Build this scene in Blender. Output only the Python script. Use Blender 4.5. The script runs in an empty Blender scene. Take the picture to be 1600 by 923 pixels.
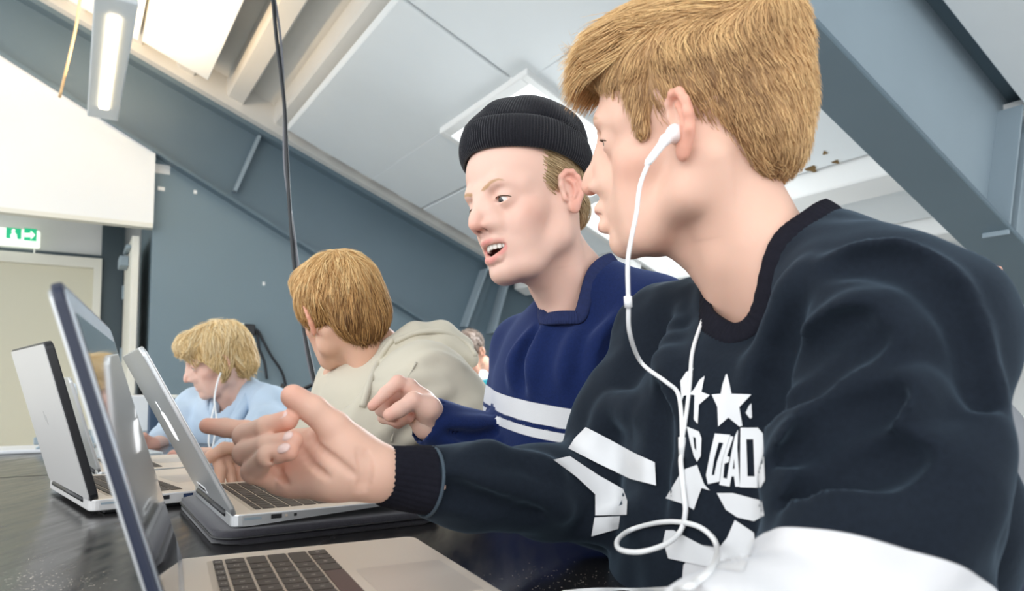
import bpy, bmesh, math, random
import numpy as np
from mathutils import Matrix, Vector, Euler
from mathutils.bvhtree import BVHTree

# ------------------------------------------------------------------ camera, world, light, exposure
SC = bpy.context.scene
COL = SC.collection
F, CX, CY, PT = 1100.0, 800.0, 533.0, math.radians(3.5)
CAMP = np.array([0.0, 0.0, 0.94])
cd = bpy.data.cameras.new('camera'); cam = bpy.data.objects.new('camera', cd); COL.objects.link(cam)
cd.sensor_width = 36.0; cd.lens = F / 1600 * 36; cd.shift_y = (CY - 461.5) / 1600
cd.clip_start = 0.02; cd.clip_end = 60
cam.location = CAMP; cam.rotation_euler = (math.radians(90) + PT, 0, 0)
cd.dof.use_dof = True; cd.dof.focus_distance = 0.95; cd.dof.aperture_fstop = 7.0
SC.camera = cam
SC.view_settings.view_transform = 'Standard'; SC.view_settings.look = 'None'
SC.view_settings.gamma = 1.0; SC.view_settings.use_curve_mapping = False
SC.view_settings.exposure = 0.62
W_ = bpy.data.worlds.new('daylight'); SC.world = W_; W_.use_nodes = True
W_.node_tree.nodes['Background'].inputs[0].default_value = (0.93, 0.97, 1.0, 1)
W_.node_tree.nodes['Background'].inputs[1].default_value = 1.5

def area(name, loc, target, size, power, color=(1, 1, 1), sizey=None):
    l = bpy.data.lights.new(name, 'AREA'); o = bpy.data.objects.new(name, l); COL.objects.link(o)
    l.energy = power; l.color = color; l.size = size
    if sizey: l.shape = 'RECTANGLE'; l.size_y = sizey
    o.location = loc
    o.rotation_euler = (Vector(target) - Vector(loc)).to_track_quat('-Z', 'Y').to_euler()
    return o
# added key light behind the camera; daylight from the long roof windows
area('added_key_light', (-1.6, -2.4, 2.5), (0.1, 0.9, 1.0), 2.2, 20, (0.97, 0.99, 1.0), 1.4)
area('roof_window_daylight', (0.50, 3.92, 1.98), (0.3, 1.0, 0.9), 0.75, 48, (0.92, 0.97, 1.0), 1.4)

# ------------------------------------------------------------------ pixel <-> world helpers
def ray(px, py):
    x = (px - CX) / F; u = -(py - CY) / F
    return np.array([x, math.cos(PT) - math.sin(PT) * u, math.sin(PT) + math.cos(PT) * u])
def P(px, py, d):
    r = ray(px, py); return CAMP + r * (d / r[1])
def onplane(px, py, n, c):
    r = ray(px, py); return CAMP + r * ((c - n @ CAMP) / (n @ r))
YAW = math.radians(32)
EA = np.array([-math.sin(YAW), math.cos(YAW), 0.0]); EB = np.array([math.cos(YAW), math.sin(YAW), 0.0])
EZ = np.array([0, 0, 1.0])
def R3(a, b, z):
    return EA * a + EB * b + EZ * z
def ontable(px, py, z=0.75):
    return onplane(px, py, EZ, z)

# ------------------------------------------------------------------ materials
MATS = {}
def mat(name, col, rough=0.6, metal=0.0, spec=0.5, noise=None, bump=None, emit=None, sss=0.0, sheen=0.0, coat=0.0, alpha=1.0, trans=0.0):
    """noise=(scale, amount, detail) colour variation; bump=(scale, strength, distance)"""
    if name in MATS: return MATS[name]
    m = bpy.data.materials.new(name); m.use_nodes = True; nt = m.node_tree
    b = nt.nodes['Principled BSDF']
    b.inputs['Base Color'].default_value = (*col, 1); b.inputs['Roughness'].default_value = rough
    b.inputs['Metallic'].default_value = metal; b.inputs['Specular IOR Level'].default_value = spec
    b.inputs['Sheen Weight'].default_value = sheen; b.inputs['Coat Weight'].default_value = coat
    if trans: b.inputs['Transmission Weight'].default_value = trans
    if sss:
        b.inputs['Subsurface Weight'].default_value = sss
        b.inputs['Subsurface Radius'].default_value = (0.012, 0.005, 0.003)
        b.inputs['Subsurface Scale'].default_value = 0.6
    tc = nt.nodes.new('ShaderNodeTexCoord')
    if noise:
        n = nt.nodes.new('ShaderNodeTexNoise'); n.inputs['Scale'].default_value = noise[0]
        n.inputs['Detail'].default_value = noise[2] if len(noise) > 2 else 4
        nt.links.new(tc.outputs['Object'], n.inputs['Vector'])
        r = nt.nodes.new('ShaderNodeMix'); r.data_type = 'RGBA'
        a = noise[1]
        r.inputs[6].default_value = (*[max(0, c * (1 - a)) for c in col], 1)
        r.inputs[7].default_value = (*[min(1, c * (1 + a)) for c in col], 1)
        nt.links.new(n.outputs['Fac'], r.inputs[0]); nt.links.new(r.outputs[2], b.inputs['Base Color'])
    if bump:
        n2 = nt.nodes.new('ShaderNodeTexNoise'); n2.inputs['Scale'].default_value = bump[0]; n2.inputs['Detail'].default_value = 3
        nt.links.new(tc.outputs['Object'], n2.inputs['Vector'])
        bp = nt.nodes.new('ShaderNodeBump'); bp.inputs['Strength'].default_value = bump[1]; bp.inputs['Distance'].default_value = bump[2]
        nt.links.new(n2.outputs['Fac'], bp.inputs['Height']); nt.links.new(bp.outputs['Normal'], b.inputs['Normal'])
    if emit:
        b.inputs['Emission Color'].default_value = (*emit[0], 1); b.inputs['Emission Strength'].default_value = emit[1]
    MATS[name] = m
    return m

# ------------------------------------------------------------------ object helpers
def tag(o, label, cat, group=None, kind=None):
    o['label'] = label; o['category'] = cat
    if group: o['group'] = group
    if kind: o['kind'] = kind
    return o
def empty(name, loc=(0, 0, 0), rotz=0.0, label=None, cat=None, group=None):
    o = bpy.data.objects.new(name, None); COL.objects.link(o); o.location = loc; o.rotation_euler = (0, 0, rotz)
    o.empty_display_size = 0.05
    if label: tag(o, label, cat, group)
    return o
def link(name, me, m=None, parent=None, smooth=False):
    o = bpy.data.objects.new(name, me); COL.objects.link(o)
    if m is not None: me.materials.append(m)
    if parent is not None: o.parent = parent
    if smooth: me.polygons.foreach_set('use_smooth', [True] * len(me.polygons))
    return o
def struct(o):
    o['kind'] = 'structure'; return o
def mesh_from(name, V, Fc):
    me = bpy.data.meshes.new(name); me.from_pydata([tuple(map(float, v)) for v in V], [], [tuple(map(int, f)) for f in Fc]); me.update(); return me
def bm_mesh(name, bm):
    me = bpy.data.meshes.new(name); bmesh.ops.recalc_face_normals(bm, faces=bm.faces); bm.to_mesh(me); bm.free(); return me
def hexa(bm, pts):
    """box from 8 points: bottom 4 (ccw) then top 4"""
    v = [bm.verts.new(tuple(map(float, p))) for p in pts]
    for f in ((0, 3, 2, 1), (4, 5, 6, 7), (0, 1, 5, 4), (1, 2, 6, 5), (2, 3, 7, 6), (3, 0, 4, 7)):
        bm.faces.new([v[i] for i in f])
    return v
def box(bm, x0, x1, y0, y1, z0, z1):
    return hexa(bm, [(x0, y0, z0), (x1, y0, z0), (x1, y1, z0), (x0, y1, z0), (x0, y0, z1), (x1, y0, z1), (x1, y1, z1), (x0, y1, z1)])
def bevel(bm, w, seg=2):
    bmesh.ops.bevel(bm, geom=list(bm.edges), offset=w, segments=seg, profile=0.5, affect='EDGES', clamp_overlap=True)
def boxmesh(name, x0, x1, y0, y1, z0, z1, bev=0.0, seg=2):
    bm = bmesh.new(); box(bm, x0, x1, y0, y1, z0, z1)
    if bev: bevel(bm, bev, seg)
    return bm_mesh(name, bm)
def roombox(name, a0, a1, b0, b1, z0, z1, m, parent=None, bev=0.0, zf=None):
    """box in room axes; with zf the z values are offsets from the sloping plane zf(b)"""
    bm = bmesh.new()
    g = zf if zf else (lambda b: 0.0)
    q = [(a0, b0), (a0, b1), (a1, b1), (a1, b0)]
    pts = [R3(a, b, g(b) + z0) for a, b in q] + [R3(a, b, g(b) + z1) for a, b in q]
    hexa(bm, pts)
    if bev: bevel(bm, bev, 1)
    return link(name, bm_mesh(name, bm), m, parent)
def rounded_rect(w, h, r, n=5):
    out = []
    for cx, cy, a0 in ((w / 2 - r, h / 2 - r, 0), (-w / 2 + r, h / 2 - r, 90), (-w / 2 + r, -h / 2 + r, 180), (w / 2 - r, -h / 2 + r, 270)):
        for i in range(n + 1):
            a = math.radians(a0 + 90 * i / n); out.append((cx + r * math.cos(a), cy + r * math.sin(a)))
    return out
def prism(name, outline, z0, z1, bev=0.0):
    bm = bmesh.new()
    a = [bm.verts.new((x, y, z0)) for x, y in outline]; b = [bm.verts.new((x, y, z1)) for x, y in outline]
    n = len(a)
    bm.faces.new(a[::-1]); bm.faces.new(b)
    for i in range(n): bm.faces.new((a[i], a[(i + 1) % n], b[(i + 1) % n], b[i]))
    if bev:
        es = [e for e in bm.edges if abs(e.verts[0].co.z - e.verts[1].co.z) < 1e-7]
        bmesh.ops.bevel(bm, geom=es, offset=bev, segments=2, profile=0.5, affect='EDGES', clamp_overlap=True)
    return bm_mesh(name, bm)
def spline(pts, n):
    """Catmull-Rom through points, n samples per span"""
    pts = [np.asarray(p, float) for p in pts]
    q = [2 * pts[0] - pts[1]] + pts + [2 * pts[-1] - pts[-2]]
    out = []
    for i in range(1, len(q) - 2):
        for k in range(n):
            t = k / n
            out.append(0.5 * ((2 * q[i]) + (-q[i - 1] + q[i + 1]) * t + (2 * q[i - 1] - 5 * q[i] + 4 * q[i + 1] - q[i + 2]) * t * t + (-q[i - 1] + 3 * q[i] - 3 * q[i + 1] + q[i + 2]) * t ** 3))
    out.append(pts[-1]); return np.array(out)
def tubemesh(name, pts, rad, sides=8):
    pts = np.asarray(pts, float); n = len(pts)
    rad = np.full(n, rad) if np.isscalar(rad) else np.asarray(rad)
    T = np.gradient(pts, axis=0); T /= np.linalg.norm(T, axis=1)[:, None] + 1e-12
    up = np.array([0.3, 0.2, 1.0]) if abs(T[0] @ np.array([.28, .18, .94])) < .9 else np.array([1.0, 0, 0])
    N = np.cross(T[0], up); N /= np.linalg.norm(N)
    V = []
    for i in range(n):
        N = N - T[i] * (N @ T[i]); N /= np.linalg.norm(N) + 1e-12
        B = np.cross(T[i], N)
        for k in range(sides):
            a = 2 * math.pi * k / sides
            V.append(pts[i] + rad[i] * (math.cos(a) * N + math.sin(a) * B))
    Fc = [(i * sides + k, i * sides + (k + 1) % sides, (i + 1) * sides + (k + 1) % sides, (i + 1) * sides + k) for i in range(n - 1) for k in range(sides)]
    Fc.append(tuple(range(sides))[::-1]); Fc.append(tuple((n - 1) * sides + k for k in range(sides)))
    return mesh_from(name, V, Fc)
def tube(name, pts, rad, m, parent=None, sides=8):
    return link(name, tubemesh(name, pts, rad, sides), m, parent, True)

# ------------------------------------------------------------------ the room
M_STEEL = mat('blue_grey_painted_steel', (0.115, 0.165, 0.20), 0.42, noise=(2.2, 0.10, 3), bump=(40, 0.05, 0.002))
M_STEELL = mat('light_grey_painted_steel', (0.27, 0.335, 0.38), 0.62, noise=(3, 0.08, 3))
M_WALLB = mat('blue_grey_wall_paint', (0.165, 0.225, 0.26), 0.6, noise=(1.4, 0.08, 4), bump=(90, 0.06, 0.001))
M_WHITE = mat('white_paint', (0.80, 0.80, 0.785), 0.6, noise=(2.5, 0.03, 3))
M_PANEL = mat('white_ceiling_board', (0.74, 0.77, 0.78), 0.75, noise=(5, 0.025, 5), bump=(160, 0.08, 0.001))
M_DECK = mat('roof_deck_white', (0.62, 0.61, 0.58), 0.7, noise=(3, 0.05, 3))
M_CREAM = mat('cream_door_paint', (0.60, 0.57, 0.45), 0.55, noise=(1.5, 0.05, 3))
M_CREAML = mat('cream_trim_paint', (0.72, 0.70, 0.62), 0.5, noise=(2, 0.03, 3))
M_DARKTRIM = mat('dark_blue_grey_trim', (0.05, 0.075, 0.09), 0.5, noise=(3, 0.08, 3))
M_FLOOR = mat('grey_vinyl_floor', (0.46, 0.45, 0.43), 0.45, noise=(6, 0.10, 5))
M_RUST = mat('rust_stain', (0.16, 0.09, 0.02), 0.8, noise=(30, 0.4, 4))
M_BLACK = mat('black_plastic', (0.012, 0.012, 0.014), 0.4, noise=(20, 0.2, 2))
M_CORD = mat('black_cable_rubber', (0.010, 0.011, 0.014), 0.45, noise=(60, 0.2, 2))

zc = lambda b: 3.075 - 0.409 * b            # underside plane of the sloping roof, along the rafters
AG = 5.0
def gp(px, py, a=AG): return onplane(px, py, EA, a)
def bz(px, py, a=AG):
    p = gp(px, py, a); return float(p @ EB), float(p[2])
def wallpoly(name, pts, a0, a1, m, parent=None):
    """prism from (b, z) outline between room depths a0 and a1"""
    bm = bmesh.new()
    f = [bm.verts.new(tuple(R3(a0, b, z))) for b, z in pts]; k = [bm.verts.new(tuple(R3(a1, b, z))) for b, z in pts]
    n = len(pts); bm.faces.new(f); bm.faces.new(k[::-1])
    for i in range(n): bm.faces.new((f[i], f[(i + 1) % n], k[(i + 1) % n], k[i]))
    return link(name, bm_mesh(name, bm), m, parent)

struct(roombox('floor', -2.5, 6.0, -3.4, 5.0, -0.05, 0.0, M_FLOOR))
zl = lambda b: 2.639 - 0.528 * b            # lower edge line of the gable rafter
wf = struct(wallpoly('wall_far', [(0.41, 0.0), (5.0, 0.0), (5.0, 1.25), (0.41, zc(0.41) + 0.25)], 5.0, 5.12, M_WALLB))
struct(wallpoly('wall_upper', [(-3.4, 1.945), (0.407, 1.955), (0.407, zl(0.407)), (-3.4, zl(-3.4))], 4.93, 5.12, M_WHITE))
struct(roombox('trim_1', 4.92, 5.0, -3.4, 0.405, 1.925, 1.952, M_CREAML))
# far gable rafter: web, flanges, stiffener plates
r1 = empty('roof_rafter', R3(5, 2, zc(2)), 0, 'blue-grey steel roof rafter running down along the far gable wall', 'roof beam')
def child(o, p):
    o.parent = p; o.matrix_parent_inverse = p.matrix_world.inverted() if False else Matrix.Translation(-Vector(p.location)); return o
def slab_line(name, l0, l1, b0, b1, a0, a1, m, p):
    return child(wallpoly(name, [(b0, l0(b0)), (b1, l0(b1)), (b1, l1(b1)), (b0, l1(b0))], a0, a1, m), p)
slab_line('web', lambda b: zl(b), lambda b: zc(b), -3.4, 4.6, 4.965, 4.985, M_STEEL, r1)
slab_line('upper_flange', lambda b: zc(b) - 0.012, lambda b: zc(b) + 0.02, -3.4, 4.6, 4.87, 5.0, M_STEEL, r1)
slab_line('lower_flange', lambda b: zl(b) - 0.018, lambda b: zl(b) + 0.004, -3.4, 4.6, 4.91, 5.0, M_STEEL, r1)
def stiff(p0, p1, w, a0, a1, m, p, name='stiffener'):
    (b0, z0), (b1, z1) = bz(*p0), bz(*p1)
    d = np.array([b1 - b0, z1 - z0]); n = np.array([-d[1], d[0]]) / np.linalg.norm(d) * w / 2
    return child(wallpoly(name, [(b0 - n[0], z0 - n[1]), (b1 - n[0], z1 - n[1]), (b1 + n[0], z1 + n[1]), (b0 + n[0], z0 + n[1])][::-1], a0, a1, m), p)
stiff((363, 303), (401, 218), 0.022, 4.90, 4.97, M_STEELL, r1)
stiff((716, 512), (748, 424), 0.02, 4.86, 4.97, M_STEELL, r1)
stiff((728, 512), (756, 430), 0.09, 4.93, 4.97, M_STEEL, r1)
stiff((757, 522), (780, 440), 0.02, 4.84, 4.97, M_STEELL, r1)
# recess with door
AR = 5.9
struct(roombox('wall_recess_side', 5.12, AR + 0.06, 0.41, 0.5, 0.0, 2.6, M_WALLB))
struct(roombox('wall_recess_back', AR, AR + 0.1, -3.4, 0.5, 0.0, 2.6, M_WHITE))
struct(roombox('ceiling_recess', 5.0, AR + 0.1, -3.4, 0.5, 2.3, 2.36, M_WHITE))
def rb(px0, py0, px1, py1, a=AR):
    b0, z1 = bz(px0, py0, a); b1, z0 = bz(px1, py1, a); return b0, b1, z0, z1
b0, b1, z0, z1 = rb(160, 352, 183, 700)
struct(roombox('trim_2', AR - 0.05, AR, b0, b1, 0, 2.3, M_DARKTRIM))
_, _, zz0, zz1 = rb(100, 396, 160, 407)
struct(roombox('trim_3', AR - 0.05, AR, -3.4, b0, zz0, zz1, M_DARKTRIM))
bi, zi = bz(146, 421, AR); bo, zo = bz(159, 407, AR)
struct(roombox('trim_4', AR - 0.09, AR, -3.4, bo, zi, zo, M_CREAML))
struct(roombox('trim_5', AR - 0.09, AR, bi, bo, 0, zi, M_CREAML))
dr = struct(roombox('door_1', AR - 0.03, AR - 0.005, -3.4, bi, 0, zi, M_CREAM))
# open door leaf with closer
bl = 0.30
dl = struct(roombox('door_2', 5.05, 5.78, bl, bl + 0.04, 0.02, bz(217, 369, 5.05)[1], M_CREAML))
dz = bz(217, 369, 5.05)[1]
for nm, a0, a1, zz, zt, t in (('door_closer', 5.30, 5.52, dz - 0.16, dz - 0.09, 0.055), ('closer_arm', 5.12, 5.42, dz - 0.07, dz - 0.045, 0.03)):
    roombox(nm, a0, a1, bl - t, bl, zz, zt, M_STEELL, dl, 0.006)
for k, z in enumerate((0.4, 1.1, 1.55)):
    roombox('hinge', 5.745, 5.785, bl - 0.012, bl, z, z + 0.1, M_STEELL, dl)
# exit sign
sx0, sx1, sz0, sz1 = rb(-14, 353, 62, 386, 5.75)
es = empty('exit_sign', R3(5.8, (sx0 + sx1) / 2, sz0), 0, 'lit green and white running-man exit sign above the cream door', 'exit sign')
M_SIGNW = mat('exit_sign_white', (0.9, 1.0, 0.9), 0.4, emit=((0.95, 1.0, 0.85), 0.55))
M_SIGNG = mat('exit_sign_green', (0.02, 0.42, 0.2), 0.4, emit=((0.02, 0.6, 0.28), 0.35))
child(roombox('housing', 5.75, 5.83, sx0, sx1, sz0, sz1, M_SIGNW, bev=0.008), es)
child(roombox('bracket', 5.83, AR, (sx0 + sx1) / 2 - 0.02, (sx0 + sx1) / 2 + 0.02, sz0 + 0.03, sz1 - 0.03, M_WHITE), es)
def signrect(px0, py0, px1, py1, m, nm, off):
    q0, q1, w0, w1 = rb(px0, py0, px1, py1, 5.75)
    return child(roombox(nm, 5.75 - off, 5.752, q0, q1, w0, w1, m), es)
signrect(10, 355, 33, 374, M_SIGNG, 'green_panel', 0.003)
signrect(38, 356, 57, 377, M_SIGNG, 'green_panel', 0.003)
bq, zq = bz(20, 365, 5.745)
def dsc(nm, pts):
    me = wallpoly(nm, [bz(x, y, 5.745) for x, y in pts], 5.743, 5.748, M_SIGNW); return child(me, es)
dsc('figure', [(17, 373), (27, 373), (26, 366), (23, 363), (24, 359), (21, 357), (18, 360), (19, 364), (16, 367)])
dsc('arrow', [(38, 364), (48, 364), (48, 360), (55, 367), (48, 374), (48, 370), (38, 370)])
tube('sign_cable', [R3(5.84, bz(54, 385, 5.84)[0], 1.90), R3(5.84, bz(54, 385, 5.84)[0], zz0 - 0.02)], 0.006, M_WHITE, None)
o = bpy.data.objects['sign_cable']; child(o, es)

# ceiling: roof deck with ribs, boards, skylight
SKY = (2.66, 3.46, 1.76, 3.42)   # a0,a1,b0,b1 of the roof window opening
cl = empty('ceiling', R3(2.5, 1, zc(1) + 0.2)); struct(cl)
def croof(name, a0, a1, b0, b1, z0, z1, m, bev=0.0):
    return child(roombox(name, a0, a1, b0, b1, z0, z1, m, None, bev, zc), cl)
for q in ((-2.5, SKY[0], -3.4, 5.0), (SKY[1], 5.1, -3.4, 5.0), (SKY[0], SKY[1], -3.4, SKY[2]), (SKY[0], SKY[1], SKY[3], 5.0)):
    croof('deck', *q, 0.20, 0.26, M_DECK)
b = -1.9
while b < 4.6:
    if not (SKY[2] - 0.1 < b < SKY[3]): croof('rib', -2.5, 5.0, b, b + 0.11, 0.075, 0.2, M_DECK, 0.012)
    else:
        croof('rib', SKY[1] + 0.06, 5.0, b, b + 0.11, 0.075, 0.2, M_DECK, 0.012)
    b += 0.30
croof('end_strip', 4.80, 4.98, -3.4, 4.6, 0.02, 0.20, M_DECK)
boards = [(-2.5, 4.60, -1.6, -0.62), (-2.5, 4.60, -0.60, 0.27), (2.2, 4.58, 0.29, 0.655),
          (2.755, 4.62, 1.15, SKY[2] - .03), (SKY[1] + .03, 4.62, SKY[2] - .03, 2.11), (-2.5, 2.735, 1.15, SKY[2]),
          (SKY[1] + .03, 4.62, 2.125, 3.05), (1.25, SKY[0] - .03, SKY[2], 2.84), (1.25, SKY[0] - .03, 3.02, 3.34), (1.25, 4.62, 3.46, 4.4), (-2.5, 1.1, 1.78, 4.4)]
for i, (a0, a1, q0, q1) in enumerate(boards):
    croof('ceiling_board', a0, a1, q0, q1, 0.0, 0.045, M_PANEL, 0.004)
for q0, q1, d in ((2.86, 2.99, 0.09), (3.36, 3.44, 0.07), (4.42, 4.55, 0.1)):
    croof('purlin', -2.5, SKY[0] - 0.03, q0, q1, -d, 0.06, M_WHITE, 0.006)
croof('purlin', SKY[1] + .03, 4.9, 3.08, 3.2, -0.09, 0.06, M_WHITE, 0.006)
croof('purlin', 3.9, 4.86, 2.80, 2.98, -0.07, 0.10, M_WHITE, 0.006)
# rust stains by the purlin
for px, py, w, h in ((1268, 264, 9, 5), (1289, 239, 4, 3), (1306, 253, 6, 3), (1258, 252, 3, 2)):
    n = np.array([0, 0, 1.0]) + 0.409 * EB
    c = onplane(px, py, n, 3.075)
    pl = []
    for k in range(10):
        t = 2 * math.pi * k / 10; rr = 1 + 0.35 * math.sin(3 * t + px)
        pl.append(onplane(px + w * rr * math.cos(t), py + h * rr * math.sin(t), n, 3.0735))
    me = mesh_from('rust_spot', pl, [tuple(range(10))]); child(link('rust_spot', me, M_RUST), cl)
# skylight: frame, reveal and glazing open to the sky
w1 = empty('window_1', R3(3, 2.5, zc(2.5))); struct(w1)
def wroof(name, a0, a1, b0, b1, z0, z1, m, bev=0.0):
    return child(roombox(name, a0, a1, b0, b1, z0, z1, m, None, bev, zc), w1)
for a0, a1, q0, q1 in ((SKY[0] - .05, SKY[0], SKY[2] - .05, SKY[3] + .05), (SKY[1], SKY[1] + .05, SKY[2] - .05, SKY[3] + .05), (SKY[0], SKY[1], SKY[2] - .05, SKY[2]), (SKY[0], SKY[1], SKY[3], SKY[3] + .05)):
    wroof('window_frame', a0, a1, q0, q1, -0.03, 0.27, M_WHITE, 0.004)
wroof('window_bar', SKY[0], SKY[1], 2.60, 2.66, 0.05, 0.27, M_WHITE)
M_SKYG = mat('overcast_sky_glazing', (0.9, 0.93, 0.95), 0.2, emit=((0.93, 0.97, 1.0), 1.15))
wroof('pane', SKY[0], SKY[1], SKY[2], 2.60, 0.14, 0.15, M_SKYG); wroof('pane', SKY[0], SKY[1], 2.66, SKY[3], 0.14, 0.15, M_SKYG)

# near rafter, an I-beam
AW = 1.19
r2 = empty('roof_rafter', R3(AW, 2.5, zc(2.5)), 0, 'deep blue-grey steel I-beam rafter above the boy with white earphones', 'roof beam')
def brf(name, a0, a1, z0, z1, m, b0=-3.4, b1=4.6, bev=0.003):
    return child(roombox(name, a0, a1, b0, b1, z0, z1, m, None, bev, zc), r2)
brf('web', AW - 0.006, AW + 0.006, -0.5, 0.1, M_STEELL)
brf('lower_flange', AW - 0.09, AW + 0.09, -0.52, -0.50, M_STEEL)
brf('upper_flange', AW - 0.09, AW + 0.09, 0.09, 0.11, M_STEEL)
def onweb(px, py, a): p = onplane(px, py, EA, a); return float(p @ EB), float(p[2])
(sb0, sz0_), (sb1, sz1_) = onweb(1557, 368, AW - .05), onweb(1580, 168, AW - .05)
for dbx, th, m in ((0, 0.012, M_STEELL), (0.055, 0.012, M_STEELL)):
    child(wallpoly('stiffener', [(sb0 + dbx, sz0_), (sb0 + dbx + th, sz0_), (sb1 + dbx + th, sz1_ - .003), (sb1 + dbx, sz1_)], AW - 0.085, AW - 0.004, m), r2)
child(wallpoly('bracket', [(sb1 + .02, sz1_ - .16), (sb1 + .25, sz1_ - .20), (sb1 + .25, sz1_ - .08), (sb1 + .02, sz1_ - .04)], AW - 0.2, AW - 0.08, M_WHITE), r2)

# fluorescent lamp, hung under the roof
def lampbz(px, py, a): return onplane(px, py, EA, a)
lf0, lf1 = lampbz(120, 172, 4.5), lampbz(170, 178, 4.5)
n0, n1 = lampbz(166, 10, 3.05), lampbz(240, 22, 3.05)
bc = float(((lf0 + lf1 + n0 + n1) / 4) @ EB); zb = float((lf0[2] + lf1[2] + n0[2] + n1[2]) / 4)
lw = float((lf1 - lf0) @ EB)
lp = empty('fluorescent_lamp', R3(3.75, bc, zb), 0, 'white boxed fluorescent lamp with a lit tube slot under the roof', 'ceiling lamp')
bm = bmesh.new()
w2 = lw / 2
ring = lambda a, s: [R3(a, bc - w2 * s, zb + 0.0), R3(a, bc + w2 * s, zb), R3(a, bc + w2 * s * .8, zb + 0.09), R3(a, bc - w2 * s * .8, zb + 0.09)]
q = ring(3.05, 1.0) + ring(4.5, 1.0)
hexa(bm, [q[0], q[1], q[5], q[4], q[3], q[2], q[6], q[7]]); bevel(bm, 0.008, 2)
M_LAMPB = mat('lamp_housing_grey', (0.62, 0.66, 0.68), 0.4, noise=(4, 0.03, 2))
child(link('housing', bm_mesh('housing', bm), M_LAMPB), lp)
M_TUBE = mat('lit_lamp_tube', (1, 0.9, 0.7), 0.4, emit=((1.0, 0.80, 0.52), 4.0))
child(link('tube_slot', prism('tube_slot', [(0, 0)] and [tuple((x, y)) for x, y in rounded_rect(1.12, lw * 0.3, lw * 0.09)], -0.006, 0.02), M_TUBE), lp)
ts = bpy.data.objects['tube_slot']; ts.matrix_parent_inverse = Matrix(); ts.location = (0, 0, -0.004); ts.rotation_euler = (0, 0, math.atan2(EA[1], EA[0]))
for a in (3.3, 4.25):
    child(tube('suspension_wire', [R3(a, bc, zb + 0.09), R3(a, bc, zc(bc) + 0.05)], 0.003, M_WHITE), lp)
ll = bpy.data.lights.new('lamp_light', 'AREA'); ll.shape = 'RECTANGLE'; ll.size = 1.2; ll.size_y = 0.12; ll.energy = 17; ll.color = (1.0, 0.72, 0.42)
lo = bpy.data.objects.new('lamp_light', ll); COL.objects.link(lo); lo.location = R3(3.75, bc, zb + 0.115); lo.rotation_euler = (math.pi, 0, math.atan2(EA[1], EA[0]))
child(lo, lp)
# tan cord hanging from the roof
pc = [R3(4.3, bz(x, y, 4.3)[0], bz(x, y, 4.3)[1]) for x, y in ((127, -14), (122, 20), (117, 50), (103, 110), (93, 152))]
M_TAN = mat('tan_rope', (0.62, 0.43, 0.24), 0.8, noise=(40, 0.2, 3))
rp = tube('hanging_rope', spline(pc, 5), 0.007, M_TAN); tag(rp, 'tan frayed rope hanging beside the fluorescent lamp', 'rope')
# black cable dropping from the roof to the table
hc = [P(424, -30, 1.95), P(432, 60, 1.95), P(444, 160, 1.95), P(449, 260, 1.95), P(455, 360, 1.95), P(464, 450, 1.95), P(480, 540, 1.95), P(500, 632, 1.95), P(512, 704, 1.95)]
hcab = empty('hanging_cable', P(512, 704, 1.95), 0, 'black twin cable hanging from the roof down to the table', 'cable')
child(tube('cable', spline(hc, 6), 0.0055, M_CORD), hcab)
child(tube('cable', spline([p + np.array([0.010 * math.sin(i * 1.7), 0.006, 0]) for i, p in enumerate(hc)], 6), 0.0035, mat('grey_cable', (0.16, 0.16, 0.18), 0.4)), hcab)
# things on the far wall
pb = empty('power_adapter', gp(380, 516), 0, 'black power adapter on the blue-grey wall with two cables hanging', 'adapter')
q0, z1_ = bz(358, 506); q1, z0_ = bz(396, 525)
child(roombox('housing', 4.94, 5.0, q0, q1, z0_, z1_, M_BLACK, bev=0.006), pb)
child(roombox('strap', 4.93, 5.0, bz(373, 510)[0], bz(378, 510)[0], z0_ - .05, z1_ + .005, M_CREAML), pb)
for pts in (((396, 513), (404, 518), (410, 530), (424, 556), (440, 580), (447, 604)), ((400, 515), (403, 530), (405, 545), (413, 565), (417, 592))):
    child(tube('cable', spline([gp(x, y, 4.97) for x, y in pts], 5), 0.009, M_CORD), pb)
wm = empty('wall_marks', gp(412, 443))
struct(wm)
for px, py, w in ((412, 443, 4), (252, 295, 10), (305, 300, 5)):
    bb, zz = bz(px, py); child(roombox('paint_chip', 4.995, 5.0, bb - w * .002, bb + w * .002, zz - .012, zz + .012, M_WHITE), wm)
# table
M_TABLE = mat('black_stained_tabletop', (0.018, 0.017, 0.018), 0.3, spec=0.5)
nt = M_TABLE.node_tree; bs = nt.nodes['Principled BSDF']
tc = nt.nodes.new('ShaderNodeTexCoord'); mp = nt.nodes.new('ShaderNodeMapping'); mp.inputs['Rotation'].default_value = (0, 0, -YAW); mp.inputs['Scale'].default_value = (22, 3, 1)
nz = nt.nodes.new('ShaderNodeTexNoise'); nz.inputs['Scale'].default_value = 3; nz.inputs['Detail'].default_value = 6
nt.links.new(tc.outputs['Object'], mp.inputs[0]); nt.links.new(mp.outputs[0], nz.inputs['Vector'])
mr = nt.nodes.new('ShaderNodeMapRange'); mr.inputs[1].default_value = 0.3; mr.inputs[2].default_value = 0.75; mr.inputs[3].default_value = 0.14; mr.inputs[4].default_value = 0.30
nt.links.new(nz.outputs['Fac'], mr.inputs[0]); nt.links.new(mr.outputs[0], bs.inputs['Roughness'])
bp = nt.nodes.new('ShaderNodeBump'); bp.inputs['Strength'].default_value = 0.05; bp.inputs['Distance'].default_value = 0.002
nt.links.new(nz.outputs['Fac'], bp.inputs['Height']); nt.links.new(bp.outputs[0], bs.inputs['Normal'])
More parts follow.
